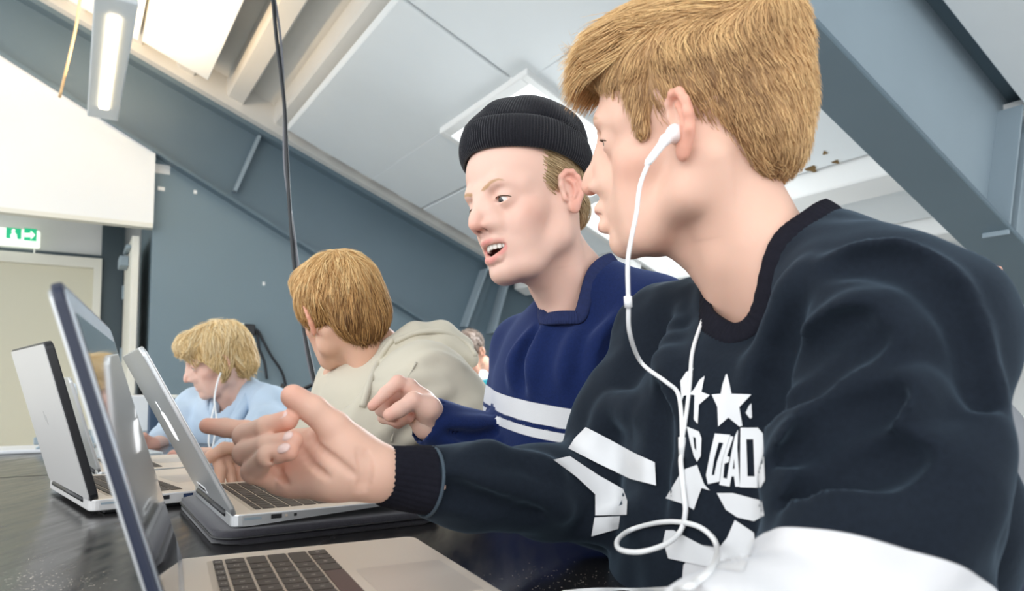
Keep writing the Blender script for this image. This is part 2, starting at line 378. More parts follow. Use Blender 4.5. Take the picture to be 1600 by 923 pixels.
# sparkle of the glossy tabletop, painted into its colour as pale specks
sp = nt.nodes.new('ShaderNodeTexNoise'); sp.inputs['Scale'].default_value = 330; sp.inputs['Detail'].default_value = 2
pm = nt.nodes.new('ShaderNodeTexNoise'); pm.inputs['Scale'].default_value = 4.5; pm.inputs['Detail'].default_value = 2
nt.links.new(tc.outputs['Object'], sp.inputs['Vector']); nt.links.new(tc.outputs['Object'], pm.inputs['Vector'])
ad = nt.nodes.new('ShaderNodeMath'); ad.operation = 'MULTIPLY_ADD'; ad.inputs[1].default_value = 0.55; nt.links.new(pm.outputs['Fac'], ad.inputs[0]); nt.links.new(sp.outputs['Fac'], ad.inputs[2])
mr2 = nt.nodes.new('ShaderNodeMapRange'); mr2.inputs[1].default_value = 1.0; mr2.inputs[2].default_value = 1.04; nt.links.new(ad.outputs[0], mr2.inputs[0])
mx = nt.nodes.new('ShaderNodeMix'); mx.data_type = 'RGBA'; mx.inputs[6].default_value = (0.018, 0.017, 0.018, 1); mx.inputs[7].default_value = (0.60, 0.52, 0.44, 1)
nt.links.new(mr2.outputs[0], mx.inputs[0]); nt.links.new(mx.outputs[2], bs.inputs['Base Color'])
tb = empty('long_table', R3(1.2, 0, 0), 0, 'long black-topped table with the open laptops on it', 'table')
TE = 0.555
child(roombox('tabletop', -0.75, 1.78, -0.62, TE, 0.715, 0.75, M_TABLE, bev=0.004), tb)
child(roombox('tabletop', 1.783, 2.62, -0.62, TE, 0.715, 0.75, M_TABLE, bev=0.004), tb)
for a in (-0.6, 1.7, 2.5):
    for b in (-0.54, TE - .2):
        child(roombox('leg', a - .025, a + .025, b - .025, b + .025, 0, 0.715, M_STEEL, bev=0.003), tb)
for b in (-0.54, TE - .2): child(roombox('rail', -0.6, 2.5, b - .015, b + .015, 0.65, 0.715, M_STEEL), tb)

struct(roombox('wall_right', -2.5, 5.1, 4.6, 4.7, 0.0, 1.35, M_WHITE))

# ------------------------------------------------------------------ laptops
def apple_outline(s):
    pts = []
    L = [(0, .30), (.10, .37), (.24, .39), (.37, .31), (.40, .24), (.31, .13), (.30, 0), (.36, -.13), (.43, -.18), (.36, -.36), (.24, -.49), (.13, -.50), (0, -.45)]
    R_ = [(-.13, -.50), (-.25, -.49), (-.38, -.34), (-.46, -.10), (-.46, .12), (-.38, .29), (-.24, .38), (-.10, .37)]
    for x, y in L + R_: pts.append((x * s, y * s))
    leaf = [(0.0, .42), (.03, .55), (.12, .66), (.2, .69), (.19, .58), (.12, .47), (.03, .42)]
    return pts, [(x * s, y * s) for x, y in leaf]
M_ALU = mat('brushed_aluminium', (0.62, 0.63, 0.635), 0.36, metal=0.75, noise=(3, 0.02, 2), bump=(700, 0.03, 0.0002))
M_ALUW = mat('warm_aluminium_deck', (0.80, 0.70, 0.60), 0.4, metal=0.25, noise=(3, 0.02, 2))
M_KEY = mat('black_laptop_key', (0.055, 0.041, 0.034), 0.5, noise=(90, 0.2, 2))
M_KEYRED = mat('brown_laptop_key', (0.095, 0.045, 0.038), 0.5)
M_WELL = mat('keyboard_well', (0.62, 0.53, 0.44), 0.5, metal=0.2)
M_GLASS = mat('dark_glossy_screen', (0.02, 0.021, 0.024), 0.06, spec=0.9, coat=0.5, noise=(3, 0.1, 2))
M_LOGO = mat('lit_white_logo', (0.95, 0.95, 0.96), 0.3, emit=((1, 1, 1), 0.5))
M_SILVERP = mat('silver_painted_lid', (0.66, 0.645, 0.635), 0.4, metal=0.25, noise=(4, 0.03, 2))
M_NAVYRUB = mat('dark_blue_lid_edge', (0.012, 0.018, 0.042), 0.4, noise=(8, 0.1, 2))
M_LEG = mat('key_legend_white', (0.55, 0.5, 0.46), 0.5)
M_PALE = mat('pale_blue_white_lid', (0.62, 0.68, 0.72), 0.4, metal=0.1, noise=(4, 0.03, 2))
M_STICK = mat('white_sticker', (0.85, 0.85, 0.84), 0.5, noise=(30, 0.03, 2))
M_INK = mat('black_print', (0.02, 0.02, 0.02), 0.5)

KEYM = {}
def keymesh(w, h):
    k = (round(w, 4), round(h, 4))
    if k not in KEYM:
        KEYM[k] = prism('key', rounded_rect(h, w, 0.0016, 2), 0.0, 0.0012)
    return KEYM[k]
def font_mesh(txt, size):
    c = bpy.data.curves.new('txt', 'FONT'); c.body = txt; c.size = size; c.align_x = 'CENTER'; c.align_y = 'CENTER'
    o = bpy.data.objects.new('txt', c); COL.objects.link(o)
    dg = bpy.context.evaluated_depsgraph_get(); me = bpy.data.meshes.new_from_object(o.evaluated_get(dg))
    bpy.data.objects.remove(o); me.materials.clear(); return me
def laptop(corner, psi, W, D, L, lean, label, base_t=0.016, taper=True, near=True, shell=M_ALU, deck=M_ALUW, rim=None, logo=True, keys=True, group='open laptops on the table', foot=0.0, lid_t=0.006, legends=False, edge=None, deckt=None):
    """corner: one end of the hinge line on the underside; local x towards the user, local y along the hinge (away from camera)"""
    ps = math.radians(psi); u = np.array([math.sin(ps), math.cos(ps), 0.0])
    c = np.asarray(corner) + u * (W / 2 if near else -W / 2)
    lt = empty('laptop', c, -ps, label, 'laptop', group)
    # base: wedge with rounded corners
    out = rounded_rect(D, W, 0.012, 4)
    bm = bmesh.new()
    zb = lambda x: (base_t - 0.004) * (x / D) if taper else 0.0
    a = [bm.verts.new((x + D / 2, y, zb(x + D / 2) * 1.0)) for x, y in out]; b = [bm.verts.new((x + D / 2, y, base_t)) for x, y in out]
    n = len(out); bm.faces.new(a[::-1]); bm.faces.new(b)
    for i in range(n): bm.faces.new((a[i], a[(i + 1) % n], b[(i + 1) % n], b[i]))
    es = [e for e in bm.edges if abs(e.verts[0].co.z - e.verts[1].co.z) < 0.001]
    bmesh.ops.bevel(bm, geom=es, offset=0.0018, segments=2, profile=0.5, affect='EDGES', clamp_overlap=True)
    me = bm_mesh('base', bm); base = link('base', me, deck, lt)
    if deck is not shell:
        me.materials.append(shell)
        for p in me.polygons:
            if p.normal.z < 0.6: p.material_index = 1
    # keyboard
    if keys:
        kx0 = 0.028 * D / 0.227; kw = 0.275 * W / 0.325; rows = 6
        u1 = kw / 14.5; hrow = u1 * 0.98
        well = link('keyboard_well', prism('keyboard_well', [(x + kx0 + (rows - .45) * hrow / 2, y) for x, y in rounded_rect((rows - .45) * hrow + 0.004, kw + 0.004, 0.004, 2)], base_t - 0.0005, base_t + 0.0002), M_WELL, base)
        x = kx0 + 0.002
        lay = [[1] * 14 + [0.5], [1] * 13 + [1.5], [1.5] + [1] * 13, [1.75] + [1] * 11 + [1.75], [2.25] + [1] * 10 + [2.25], [1, 1, 1, 1.25, 5, 1.25, 1, 1, 1, 1]]
        for r, rowk in enumerate(lay):
            hh = hrow * (0.55 if r == 0 else 1.0); tot = sum(rowk); y = kw / 2; sc = kw / tot
            for j, kk in enumerate(rowk):
                w = kk * sc
                ko = link('key', keymesh(w - 0.0026, hh - 0.0026), None, base)
                if not ko.data.materials: ko.data.materials.append(M_KEY)
                ko.location = (x + hh / 2, y - w / 2, base_t)
                if kk == 5:
                    ko.data = ko.data.copy(); ko.data.materials.clear(); ko.data.materials.append(M_KEYRED)
                if legends and kk == 1:
                    lg = link('legend', LEGM[(j * 7 + r * 3) % len(LEGM)], None, ko); lg.location = (0, 0, 0.00125); lg.rotation_euler = (0, 0, math.pi / 2)
                y -= w
            x += hh
        tw, td = 0.105 * W / 0.325, 0.076 * D / 0.227
        link('trackpad', prism('trackpad', [(px_ + D - 0.012 - td / 2, py_) for px_, py_ in rounded_rect(td, tw, 0.004, 3)], base_t - .0004, base_t + 0.0003), mat('trackpad_glass', (0.70, 0.61, 0.53), 0.3, metal=0.2), base)
    # ports on the side towards the camera
    for i, (xx, w, h, m) in enumerate(((0.052, 0.013, 0.0052, M_BLACK), (0.075, 0.0036, 0.0036, M_BLACK), (0.024, 0.020, 0.003, M_STEELL), (0.064, 0.003, 0.003, M_WELL))):
        pm = boxmesh('port', xx - w / 2, xx + w / 2, -W / 2 - 0.0004, -W / 2 + 0.003, base_t * .62 - h / 2, base_t * .62 + h / 2)
        link('port', pm, m, base)
    if foot:
        link('foot_pad', boxmesh('foot_pad', 0.02, D - 0.02, -W / 2 + 0.01, W / 2 - 0.01, -foot, 0.001, 0.002), M_BLACK, base)
    # lid
    le = math.radians(lean)
    lid = link('lid', prism('lid', [(x, y + L / 2) for x, y in rounded_rect(W, L, 0.011, 4)], 0, lid_t, 0.0015), edge or shell, lt)
    # lid local: x along hinge, y up, z towards the user (screen side)
    Mx = Matrix(((0, -math.sin(le), math.cos(le), 0.002), (1, 0, 0, 0), (0, math.cos(le), math.sin(le), base_t * 0.75), (0, 0, 0, 1)))
    lid.matrix_local = Mx
    if edge:
        link('back_panel', prism('back_panel', [(x, y + L / 2) for x, y in rounded_rect(W - 0.006, L - 0.006, 0.008, 4)], -0.0015, 0.001), shell, lid)
    link('bezel', prism('bezel', [(x, y + L / 2 + .001) for x, y in rounded_rect(W - 0.006, L - 0.010, 0.008, 4)], lid_t - 0.0002, lid_t + 0.0006), rim or mat('bezel_grey', (0.45, 0.47, 0.50), 0.3, metal=0.4), lid)
    link('screen', prism('screen', [(x, y + L / 2 + .004) for x, y in rounded_rect(W - 0.034, L - 0.042, 0.002, 2)], lid_t + 0.0003, lid_t + 0.0010), M_GLASS, lid)
    if logo:
        body, leaf = apple_outline(0.050)
        for nm, ol in (('logo', body), ('logo_leaf', leaf)):
            lm = link(nm, prism(nm, ol, -0.0019 if edge else -0.0005, 0.0006), M_LOGO, lid)
            lm.location = (0, L * 0.53, 0)
    hb = link('hinge_bar', tubemesh('hinge_bar', [(0.001, -W * .36, base_t * .75), (0.001, W * .36, base_t * .75)], 0.0045, 8), M_BLACK, lt, True)
    return lt, lid, base
LEGM = []
for ch in 'QWERTASDFGZXCV':
    m_ = font_mesh(ch, 0.0062); m_.materials.append(M_LEG); LEGM.append(m_)

# laptop 2 on its felt sleeve
c2 = ontable(362, 826, 0.768)
lt2, lid2, base2 = laptop(c2, -32, 0.305, 0.232, 0.228, 28, 'silver thin laptop with a glowing fruit logo on the black felt sleeve', foot=0.0)
st = link('sticker', prism('sticker', [(x + 0.035, y + 0.016) for x, y in rounded_rect(0.075, 0.011, 0.002, 2)], -0.0006, 0.0003), M_STICK, lid2)
for k in range(9):      # blurred small print, shown as dark strokes
    link('print_stroke', boxmesh('print_stroke', 0.006 + k * 0.0066, 0.0106 + k * 0.0066, 0.0135, 0.0185 + 0.001 * (k % 3 == 0), -0.0008, -0.0005), M_INK, st)
M_FELT = mat('black_felt', (0.028, 0.026, 0.034), 0.95, sheen=0.3, noise=(220, 0.35, 3), bump=(600, 0.4, 0.001))
u2 = np.array([math.sin(math.radians(-32)), math.cos(math.radians(-32)), 0])
sl = empty('laptop_sleeve', c2 + u2 * 0.1525 - EZ * 0.018, math.radians(32), 'black felt laptop sleeve lying under the silver laptop', 'laptop sleeve')
so = link('sleeve_body', prism('sleeve_body', [(x + 0.128, y) for x, y in rounded_rect(0.295, 0.335, 0.03, 6)], 0.0005, 0.0172, 0.007), M_FELT, sl, True)
link('seam', tubemesh('seam', [(x + 0.128, y, 0.009) for x, y in rounded_rect(0.297, 0.337, 0.03, 6)] + [(0.128 + 0.1485, 0.1385, 0.009)], 0.0015, 6), M_BLACK, sl, True)
# laptop 1, nearest, screen towards us
c1 = ontable(272, 874, 0.768) - EZ * 0.017
lt1, lid1, base1 = laptop(c1, -26, 0.345, 0.245, 0.24, 17, 'laptop with a dark glossy screen and blue lid edge, close to the white cable end', near=False, taper=False, base_t=0.0175, legends=True, edge=M_NAVYRUB, rim=mat('bezel_pale', (0.55, 0.60, 0.66), 0.25, metal=0.5))
# laptop 3, black rimmed
c3 = ontable(140, 800, 0.756)
lt3, lid3, base3 = laptop(c3, -42, 0.325, 0.245, 0.24, 16, 'silver laptop with a thick black lid edge in front of the beige hoodie boy', shell=M_SILVERP, edge=M_BLACK, logo=False, lid_t=0.011, taper=False, base_t=0.017, foot=0.006, rim=M_BLACK)
M_EMB = mat('dull_silver_emblem', (0.5, 0.49, 0.48), 0.4, metal=0.3)
for x0, y0 in ((-0.007, 0.112), (0.004, 0.118)): link('emblem', boxmesh('emblem', x0, x0 + 0.003, y0, y0 + 0.016, -0.0019, -0.001), M_EMB, lid3)
for i, (xx, w, h) in enumerate(((0.10, 0.015, 0.006), (0.135, 0.014, 0.006))):
    link('port', boxmesh('port', xx - w / 2, xx + w / 2, -0.1625 - 0.0006, -0.1605, 0.0075, 0.0135), mat('blue_usb', (0.02, 0.04, 0.10), 0.4) if i else M_BLACK, base3)
# laptop 4, silver, mostly hidden
c4 = ontable(152, 750, 0.75)
laptop(c4, -37, 0.30, 0.21, 0.20, 17, 'small silver laptop with a pale logo between the black-edged laptop and the blond boy', taper=True)
# laptop 5, pale lid further back, opened the other way
c5 = ontable(128, 722, 0.75)
laptop(c5, -44, 0.26, 0.19, 0.185, 8, 'pale blue-white laptop behind the black-edged laptop', shell=M_PALE, deck=M_PALE, logo=False, keys=False, taper=False, base_t=0.012)
# tablet on a folding stand
t0, t1 = ontable(-40, 712), ontable(62, 708)
ps = math.atan2(t1[1] - t0[1], t1[0] - t0[0])
tb2 = empty('tablet', (t0 + t1) / 2, ps, 'tablet with a folded blue-grey cover stand at the table end by the cream door', 'tablet')
link('slab', boxmesh('slab', -0.13, 0.10, -0.0, 0.16, 0.0, 0.012, 0.004), mat('tablet_white', (0.75, 0.76, 0.78), 0.35, noise=(3, .02, 2)), tb2)
M_COVER = mat('blue_grey_cover', (0.34, 0.43, 0.49), 0.6, noise=(5, 0.05, 3))
bm = bmesh.new(); hexa(bm, [(0.06, 0, 0.012), (0.20, 0.02, 0.0), (0.20, 0.17, 0.0), (0.06, 0.15, 0.012), (0.135, 0.0, 0.085), (0.15, 0.01, 0.085), (0.15, 0.16, 0.085), (0.135, 0.15, 0.085)]); bevel(bm, 0.003, 1)
link('cover_stand', bm_mesh('cover_stand', bm), M_COVER, tb2)

# ------------------------------------------------------------------ implicit-surface modelling (bodies and clothes)
def smin(a, b, k):
    if k <= 0: return np.minimum(a, b)
    h = np.maximum(k - np.abs(a - b), 0) / k
    return np.minimum(a, b) - h * h * k * 0.25
class Sdf:
    """list of soft-blended shapes; sym mirrors a shape across local x"""
    def __init__(s): s.ops = []; s.base = None
    def ell(s, c, r, k=0.01, op='u', rot=None, sym=False):
        c = np.asarray(c, float); r = np.asarray(r, float) * np.ones(3)
        Rm = None if rot is None else np.array(Euler([math.radians(x) for x in rot]).to_matrix()) if len(np.shape(rot)) == 1 else np.asarray(rot)
        def fn(p):
            q = p - c
            if Rm is not None: q = q @ Rm
            a = np.sqrt(((q / r) ** 2).sum(-1)); b = np.sqrt(((q / (r * r)) ** 2).sum(-1)) + 1e-9
            return a * (a - 1) / b
        m = r.max() if Rm is not None else r
        s._add(fn, c - m, c + m, k, op, sym); return s
    def cone(s, a, b, ra, rb=None, k=0.01, op='u', sym=False, flat=None):
        a = np.asarray(a, float); b = np.asarray(b, float); rb = ra if rb is None else rb
        ba = b - a; L2 = ba @ ba + 1e-12
        fl = None
        if flat is not None:      # (axis, factor): squash across an axis
            ax = np.asarray(flat[0], float); ax = ax / np.linalg.norm(ax); fl = flat[1]
        def fn(p):
            q = p - a; t = np.clip((q @ ba) / L2, 0, 1); d = q - t[..., None] * ba
            if fl: d = d + (d @ ax)[..., None] * ax * (1 / fl - 1)
            return np.sqrt((d * d).sum(-1)) - (ra + (rb - ra) * t)
        m = max(ra, rb); s._add(fn, np.minimum(a, b) - m, np.maximum(a, b) + m, k, op, sym); return s
    def chain(s, pts, rads, k=0.01, op='u', sym=False, flat=None):
        for i in range(len(pts) - 1): s.cone(pts[i], pts[i + 1], rads[i], rads[i + 1], k, op, sym, flat)
        return s
    def half(s, c, n, k=0.004):        # cut away everything on the side n points to
        c = np.asarray(c, float); n = np.asarray(n, float); n = n / np.linalg.norm(n)
        s.ops.append(('half', lambda p: (p - c) @ n, None, None, k, False)); return s
    def disp(s, fn): s.ops.append(('disp', fn, None, None, 0, False)); return s
    def _add(s, fn, lo, hi, k, op, sym):
        if sym:
            f0 = fn
            def fn(p):
                q = p.copy(); q[..., 0] = np.abs(q[..., 0]); return f0(q)
            hx = max(abs(lo[0]), abs(hi[0])); lo = np.array([-hx, lo[1], lo[2]]); hi = np.array([hx, hi[1], hi[2]])
        s.ops.append((op, fn, lo, hi, k, sym))
    def _apply(s, op, d, fn, p, k):
        if op == 'u': return smin(d, fn(p), k)
        if op == 's': return -smin(-d, fn(p), k)
        if op == 'half': return -smin(-d, -fn(p), k)
        if op == 'disp': return d + fn(p)
    def eval(s, p):
        p = np.asarray(p, float); d = np.full(p.shape[:-1], 1.0)
        for op, fn, lo, hi, k, sy in s.ops: d = s._apply(op, d, fn, p, k)
        return d
    def grad(s, p, e=0.0015):
        g = np.stack([s.eval(p + e * np.eye(3)[i]) - s.eval(p - e * np.eye(3)[i]) for i in range(3)], -1)
        return g / (np.linalg.norm(g, axis=-1, keepdims=True) + 1e-9)
    def hit(s, px, py, d0=0.3, d1=3.0):
        r = ray(px, py); r = r / r[1]; t = d0
        for _ in range(160):
            v = float(s.eval((CAMP + r * t)[None])[0])
            if v < 0.0006: return CAMP + r * t
            t += max(v * 0.6, 0.0008)
            if t > d1: break
        return None
    def mesh(s, h, pad=0.01):
        us = [o for o in s.ops if o[0] == 'u']
        lo = np.min([o[2] for o in us], 0) - pad; hi = np.max([o[3] for o in us], 0) + pad
        n = np.ceil((hi - lo) / h).astype(int) + 1
        ax = [lo[i] + h * np.arange(n[i]) for i in range(3)]
        D = np.full(tuple(n), 1.0, np.float32)
        for op, fn, l, u, k, sy in s.ops:
            if op in ('u', 's'):
                i0 = np.maximum(np.floor((l - k - 3 * h - lo) / h).astype(int), 0); i1 = np.minimum(np.ceil((u + k + 3 * h - lo) / h).astype(int) + 1, n)
                if np.any(i1 <= i0): continue
                sl = tuple(slice(i0[i], i1[i]) for i in range(3))
                p = np.stack(np.meshgrid(*[ax[i][sl[i]] for i in range(3)], indexing='ij'), -1)
                D[sl] = s._apply(op, D[sl], fn, p, k)
            else:
                I = np.nonzero(np.abs(D) < 0.06) if op == 'disp' else np.nonzero(D < 0.03)
                p = np.stack([ax[i][I[i]] for i in range(3)], -1)
                D[I] = s._apply(op, D[I], fn, p, k)
        return surfnet(D, lo, h)
def surfnet(D, lo, h):
    D = np.pad(D, 1, constant_values=1.0); lo = lo - h
    S = D < 0
    cor = [(i, j, k) for i in (0, 1) for j in (0, 1) for k in (0, 1)]
    sh = np.array(D.shape) - 1
    cnt = np.zeros(tuple(sh), np.int8)
    for c in cor: cnt += S[c[0]:c[0] + sh[0], c[1]:c[1] + sh[1], c[2]:c[2] + sh[2]]
    M = (cnt > 0) & (cnt < 8)
    I = np.argwhere(M); idx = np.full(tuple(sh), -1, np.int64); idx[M] = np.arange(len(I))
    vals = np.stack([D[I[:, 0] + c[0], I[:, 1] + c[1], I[:, 2] + c[2]] for c in cor], 1).astype(float)
    pos = np.zeros((len(I), 3)); nn = np.zeros(len(I))
    for a in range(8):
        for b in range(a + 1, 8):
            ca, cb = np.array(cor[a]), np.array(cor[b])
            if np.abs(ca - cb).sum() != 1: continue
            x = (vals[:, a] < 0) != (vals[:, b] < 0)
            t = vals[:, a] / (vals[:, a] - vals[:, b] + 1e-20)
            pos += np.where(x[:, None], ca + (cb - ca) * t[:, None], 0); nn += x
    V = lo + h * (I + pos / nn[:, None])
    Q = []
    for ax in range(3):
        o = [i for i in range(3) if i != ax]
        a = [slice(1, -1)] * 3; b = [slice(1, -1)] * 3
        a[ax] = slice(0, -1); b[ax] = slice(1, None)
        A, B = S[tuple(a)], S[tuple(b)]
        X = np.argwhere(A != B); inside = A[tuple(X.T)]
        g = X.copy(); g[:, o[0]] += 1; g[:, o[1]] += 1
        def at(d0, d1):
            q = g.copy(); q[:, o[0]] += d0; q[:, o[1]] += d1; return idx[tuple(q.T)]
        q = np.stack([at(-1, -1), at(0, -1), at(0, 0), at(-1, 0)], 1)
        flip = inside if ax != 1 else ~inside
        q[~flip] = q[~flip][:, ::-1]; Q.append(q)
    Q = np.concatenate(Q); Q = Q[(Q >= 0).all(1)]
    return V, Q
def fastmesh(name, V, Q, attrs=None, smooth=True):
    me = bpy.data.meshes.new(name); V = np.asarray(V, np.float32); Q = np.asarray(Q, np.int32); k = Q.shape[1]
    me.vertices.add(len(V)); me.vertices.foreach_set('co', V.ravel())
    me.loops.add(Q.size); me.loops.foreach_set('vertex_index', Q.ravel())
    me.polygons.add(len(Q)); me.polygons.foreach_set('loop_start', np.arange(0, Q.size, k, dtype=np.int32)); me.polygons.foreach_set('loop_total', np.full(len(Q), k, np.int32))
    if smooth: me.polygons.foreach_set('use_smooth', np.ones(len(Q), bool))
    me.update(calc_edges=True)
    for n, a in (attrs or {}).items():
        at = me.attributes.new(n, 'FLOAT', 'POINT'); at.data.foreach_set('value', np.asarray(a, np.float32))
    return me
def relax(V, Q, it=2, w=0.5):
    e = np.concatenate([Q[:, [0, 1]], Q[:, [1, 2]], Q[:, [2, 3]], Q[:, [3, 0]]])
    for _ in range(it):
        acc = np.zeros_like(V); n = np.zeros(len(V))
        np.add.at(acc, e[:, 0], V[e[:, 1]]); np.add.at(acc, e[:, 1], V[e[:, 0]]); np.add.at(n, e[:, 0], 1); np.add.at(n, e[:, 1], 1)
        V = V * (1 - w) + w * acc / np.maximum(n, 1)[:, None]
    return V
def merge(parts):
    """[(V, Q, attrs)] -> one"""
    V, Q, A, off = [], [], {}, 0
    keys = set().union(*[p[2].keys() for p in parts])
    for v, q, a in parts:
        V.append(v); Q.append(q + off); off += len(v)
        for k in keys: A.setdefault(k, []).append(np.asarray(a.get(k, np.zeros(len(v)))))
    return np.concatenate(V), np.concatenate(Q), {k: np.concatenate(x) for k, x in A.items()}
def wave(seed, n, freq, amp):
    """smooth pseudo-random displacement made of sine waves"""
    r = np.random.RandomState(seed); K = r.normal(size=(n, 3)); K /= np.linalg.norm(K, axis=1)[:, None]; K *= freq * r.uniform(0.6, 1.6, (n, 1)); ph = r.uniform(0, 6.28, n)
    def fn(p):
        o = 0
        for i in range(n): o = o + np.sin(p @ K[i] + ph[i])
        return amp * o / n
    return fn

# ------------------------------------------------------------------ skin, hair and eye materials
def attr_mix(name, base, layers, rough=0.5, noise=None, sss=0.0, sheen=0.0, bump=None, spec=0.4):
    """base colour with layers [(attribute, threshold_low, threshold_high, colour)] mixed in by mesh attributes"""
    m = mat(name, base, rough, noise=noise, sss=sss, sheen=sheen, bump=bump, spec=spec); nt = m.node_tree; b = nt.nodes['Principled BSDF']
    src = b.inputs['Base Color'].links[0].from_socket if b.inputs['Base Color'].links else None
    for at, lo, hi, col in layers:
        an = nt.nodes.new('ShaderNodeAttribute'); an.attribute_name = at
        r = nt.nodes.new('ShaderNodeMapRange'); r.inputs[1].default_value = lo; r.inputs[2].default_value = hi; nt.links.new(an.outputs['Fac'], r.inputs[0])
        x = nt.nodes.new('ShaderNodeMix'); x.data_type = 'RGBA'; nt.links.new(r.outputs[0], x.inputs[0])
        if src: nt.links.new(src, x.inputs[6])
        else: x.inputs[6].default_value = (*base, 1)
        x.inputs[7].default_value = (*col, 1); src = x.outputs[2]
    nt.links.new(src, b.inputs['Base Color']); return m
def skin(name, base):
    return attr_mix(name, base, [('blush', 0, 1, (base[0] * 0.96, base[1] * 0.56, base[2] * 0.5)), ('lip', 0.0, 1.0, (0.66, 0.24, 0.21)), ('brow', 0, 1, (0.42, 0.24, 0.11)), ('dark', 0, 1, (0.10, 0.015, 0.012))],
                    rough=0.5, noise=(28, 0.035, 4), sss=0.22, bump=(420, 0.06, 0.0006), spec=0.35)
def hair_mat(name, dark, mid, light):
    m = mat(name, mid, 0.42, spec=0.35); nt = m.node_tree; b = nt.nodes['Principled BSDF']
    an = nt.nodes.new('ShaderNodeAttribute'); an.attribute_name = 'tone'
    r = nt.nodes.new('ShaderNodeValToRGB'); r.color_ramp.elements[0].color = (*dark, 1); r.color_ramp.elements[1].color = (*light, 1)
    e = r.color_ramp.elements.new(0.5); e.color = (*mid, 1)
    nt.links.new(an.outputs['Fac'], r.inputs[0]); nt.links.new(r.outputs[0], b.inputs['Base Color']); return m
M_EYE = mat('eye_white', (0.85, 0.83, 0.80), 0.15, coat=0.6)
M_IRIS = mat('blue_grey_iris', (0.045, 0.055, 0.055), 0.15, coat=0.6, noise=(900, 0.4, 2))
M_PUP = mat('pupil', (0.004, 0.004, 0.005), 0.1)
M_TEETH = mat('teeth', (0.82, 0.79, 0.72), 0.25)
M_NAIL = mat('finger_nail', (0.86, 0.60, 0.54), 0.25, coat=0.3)
S_FAIR = skin('fair_skin', (0.78, 0.485, 0.37)); S_WARM = skin('warm_skin', (0.75, 0.45, 0.325)); S_PALE = skin('pale_skin', (0.78, 0.505, 0.41))

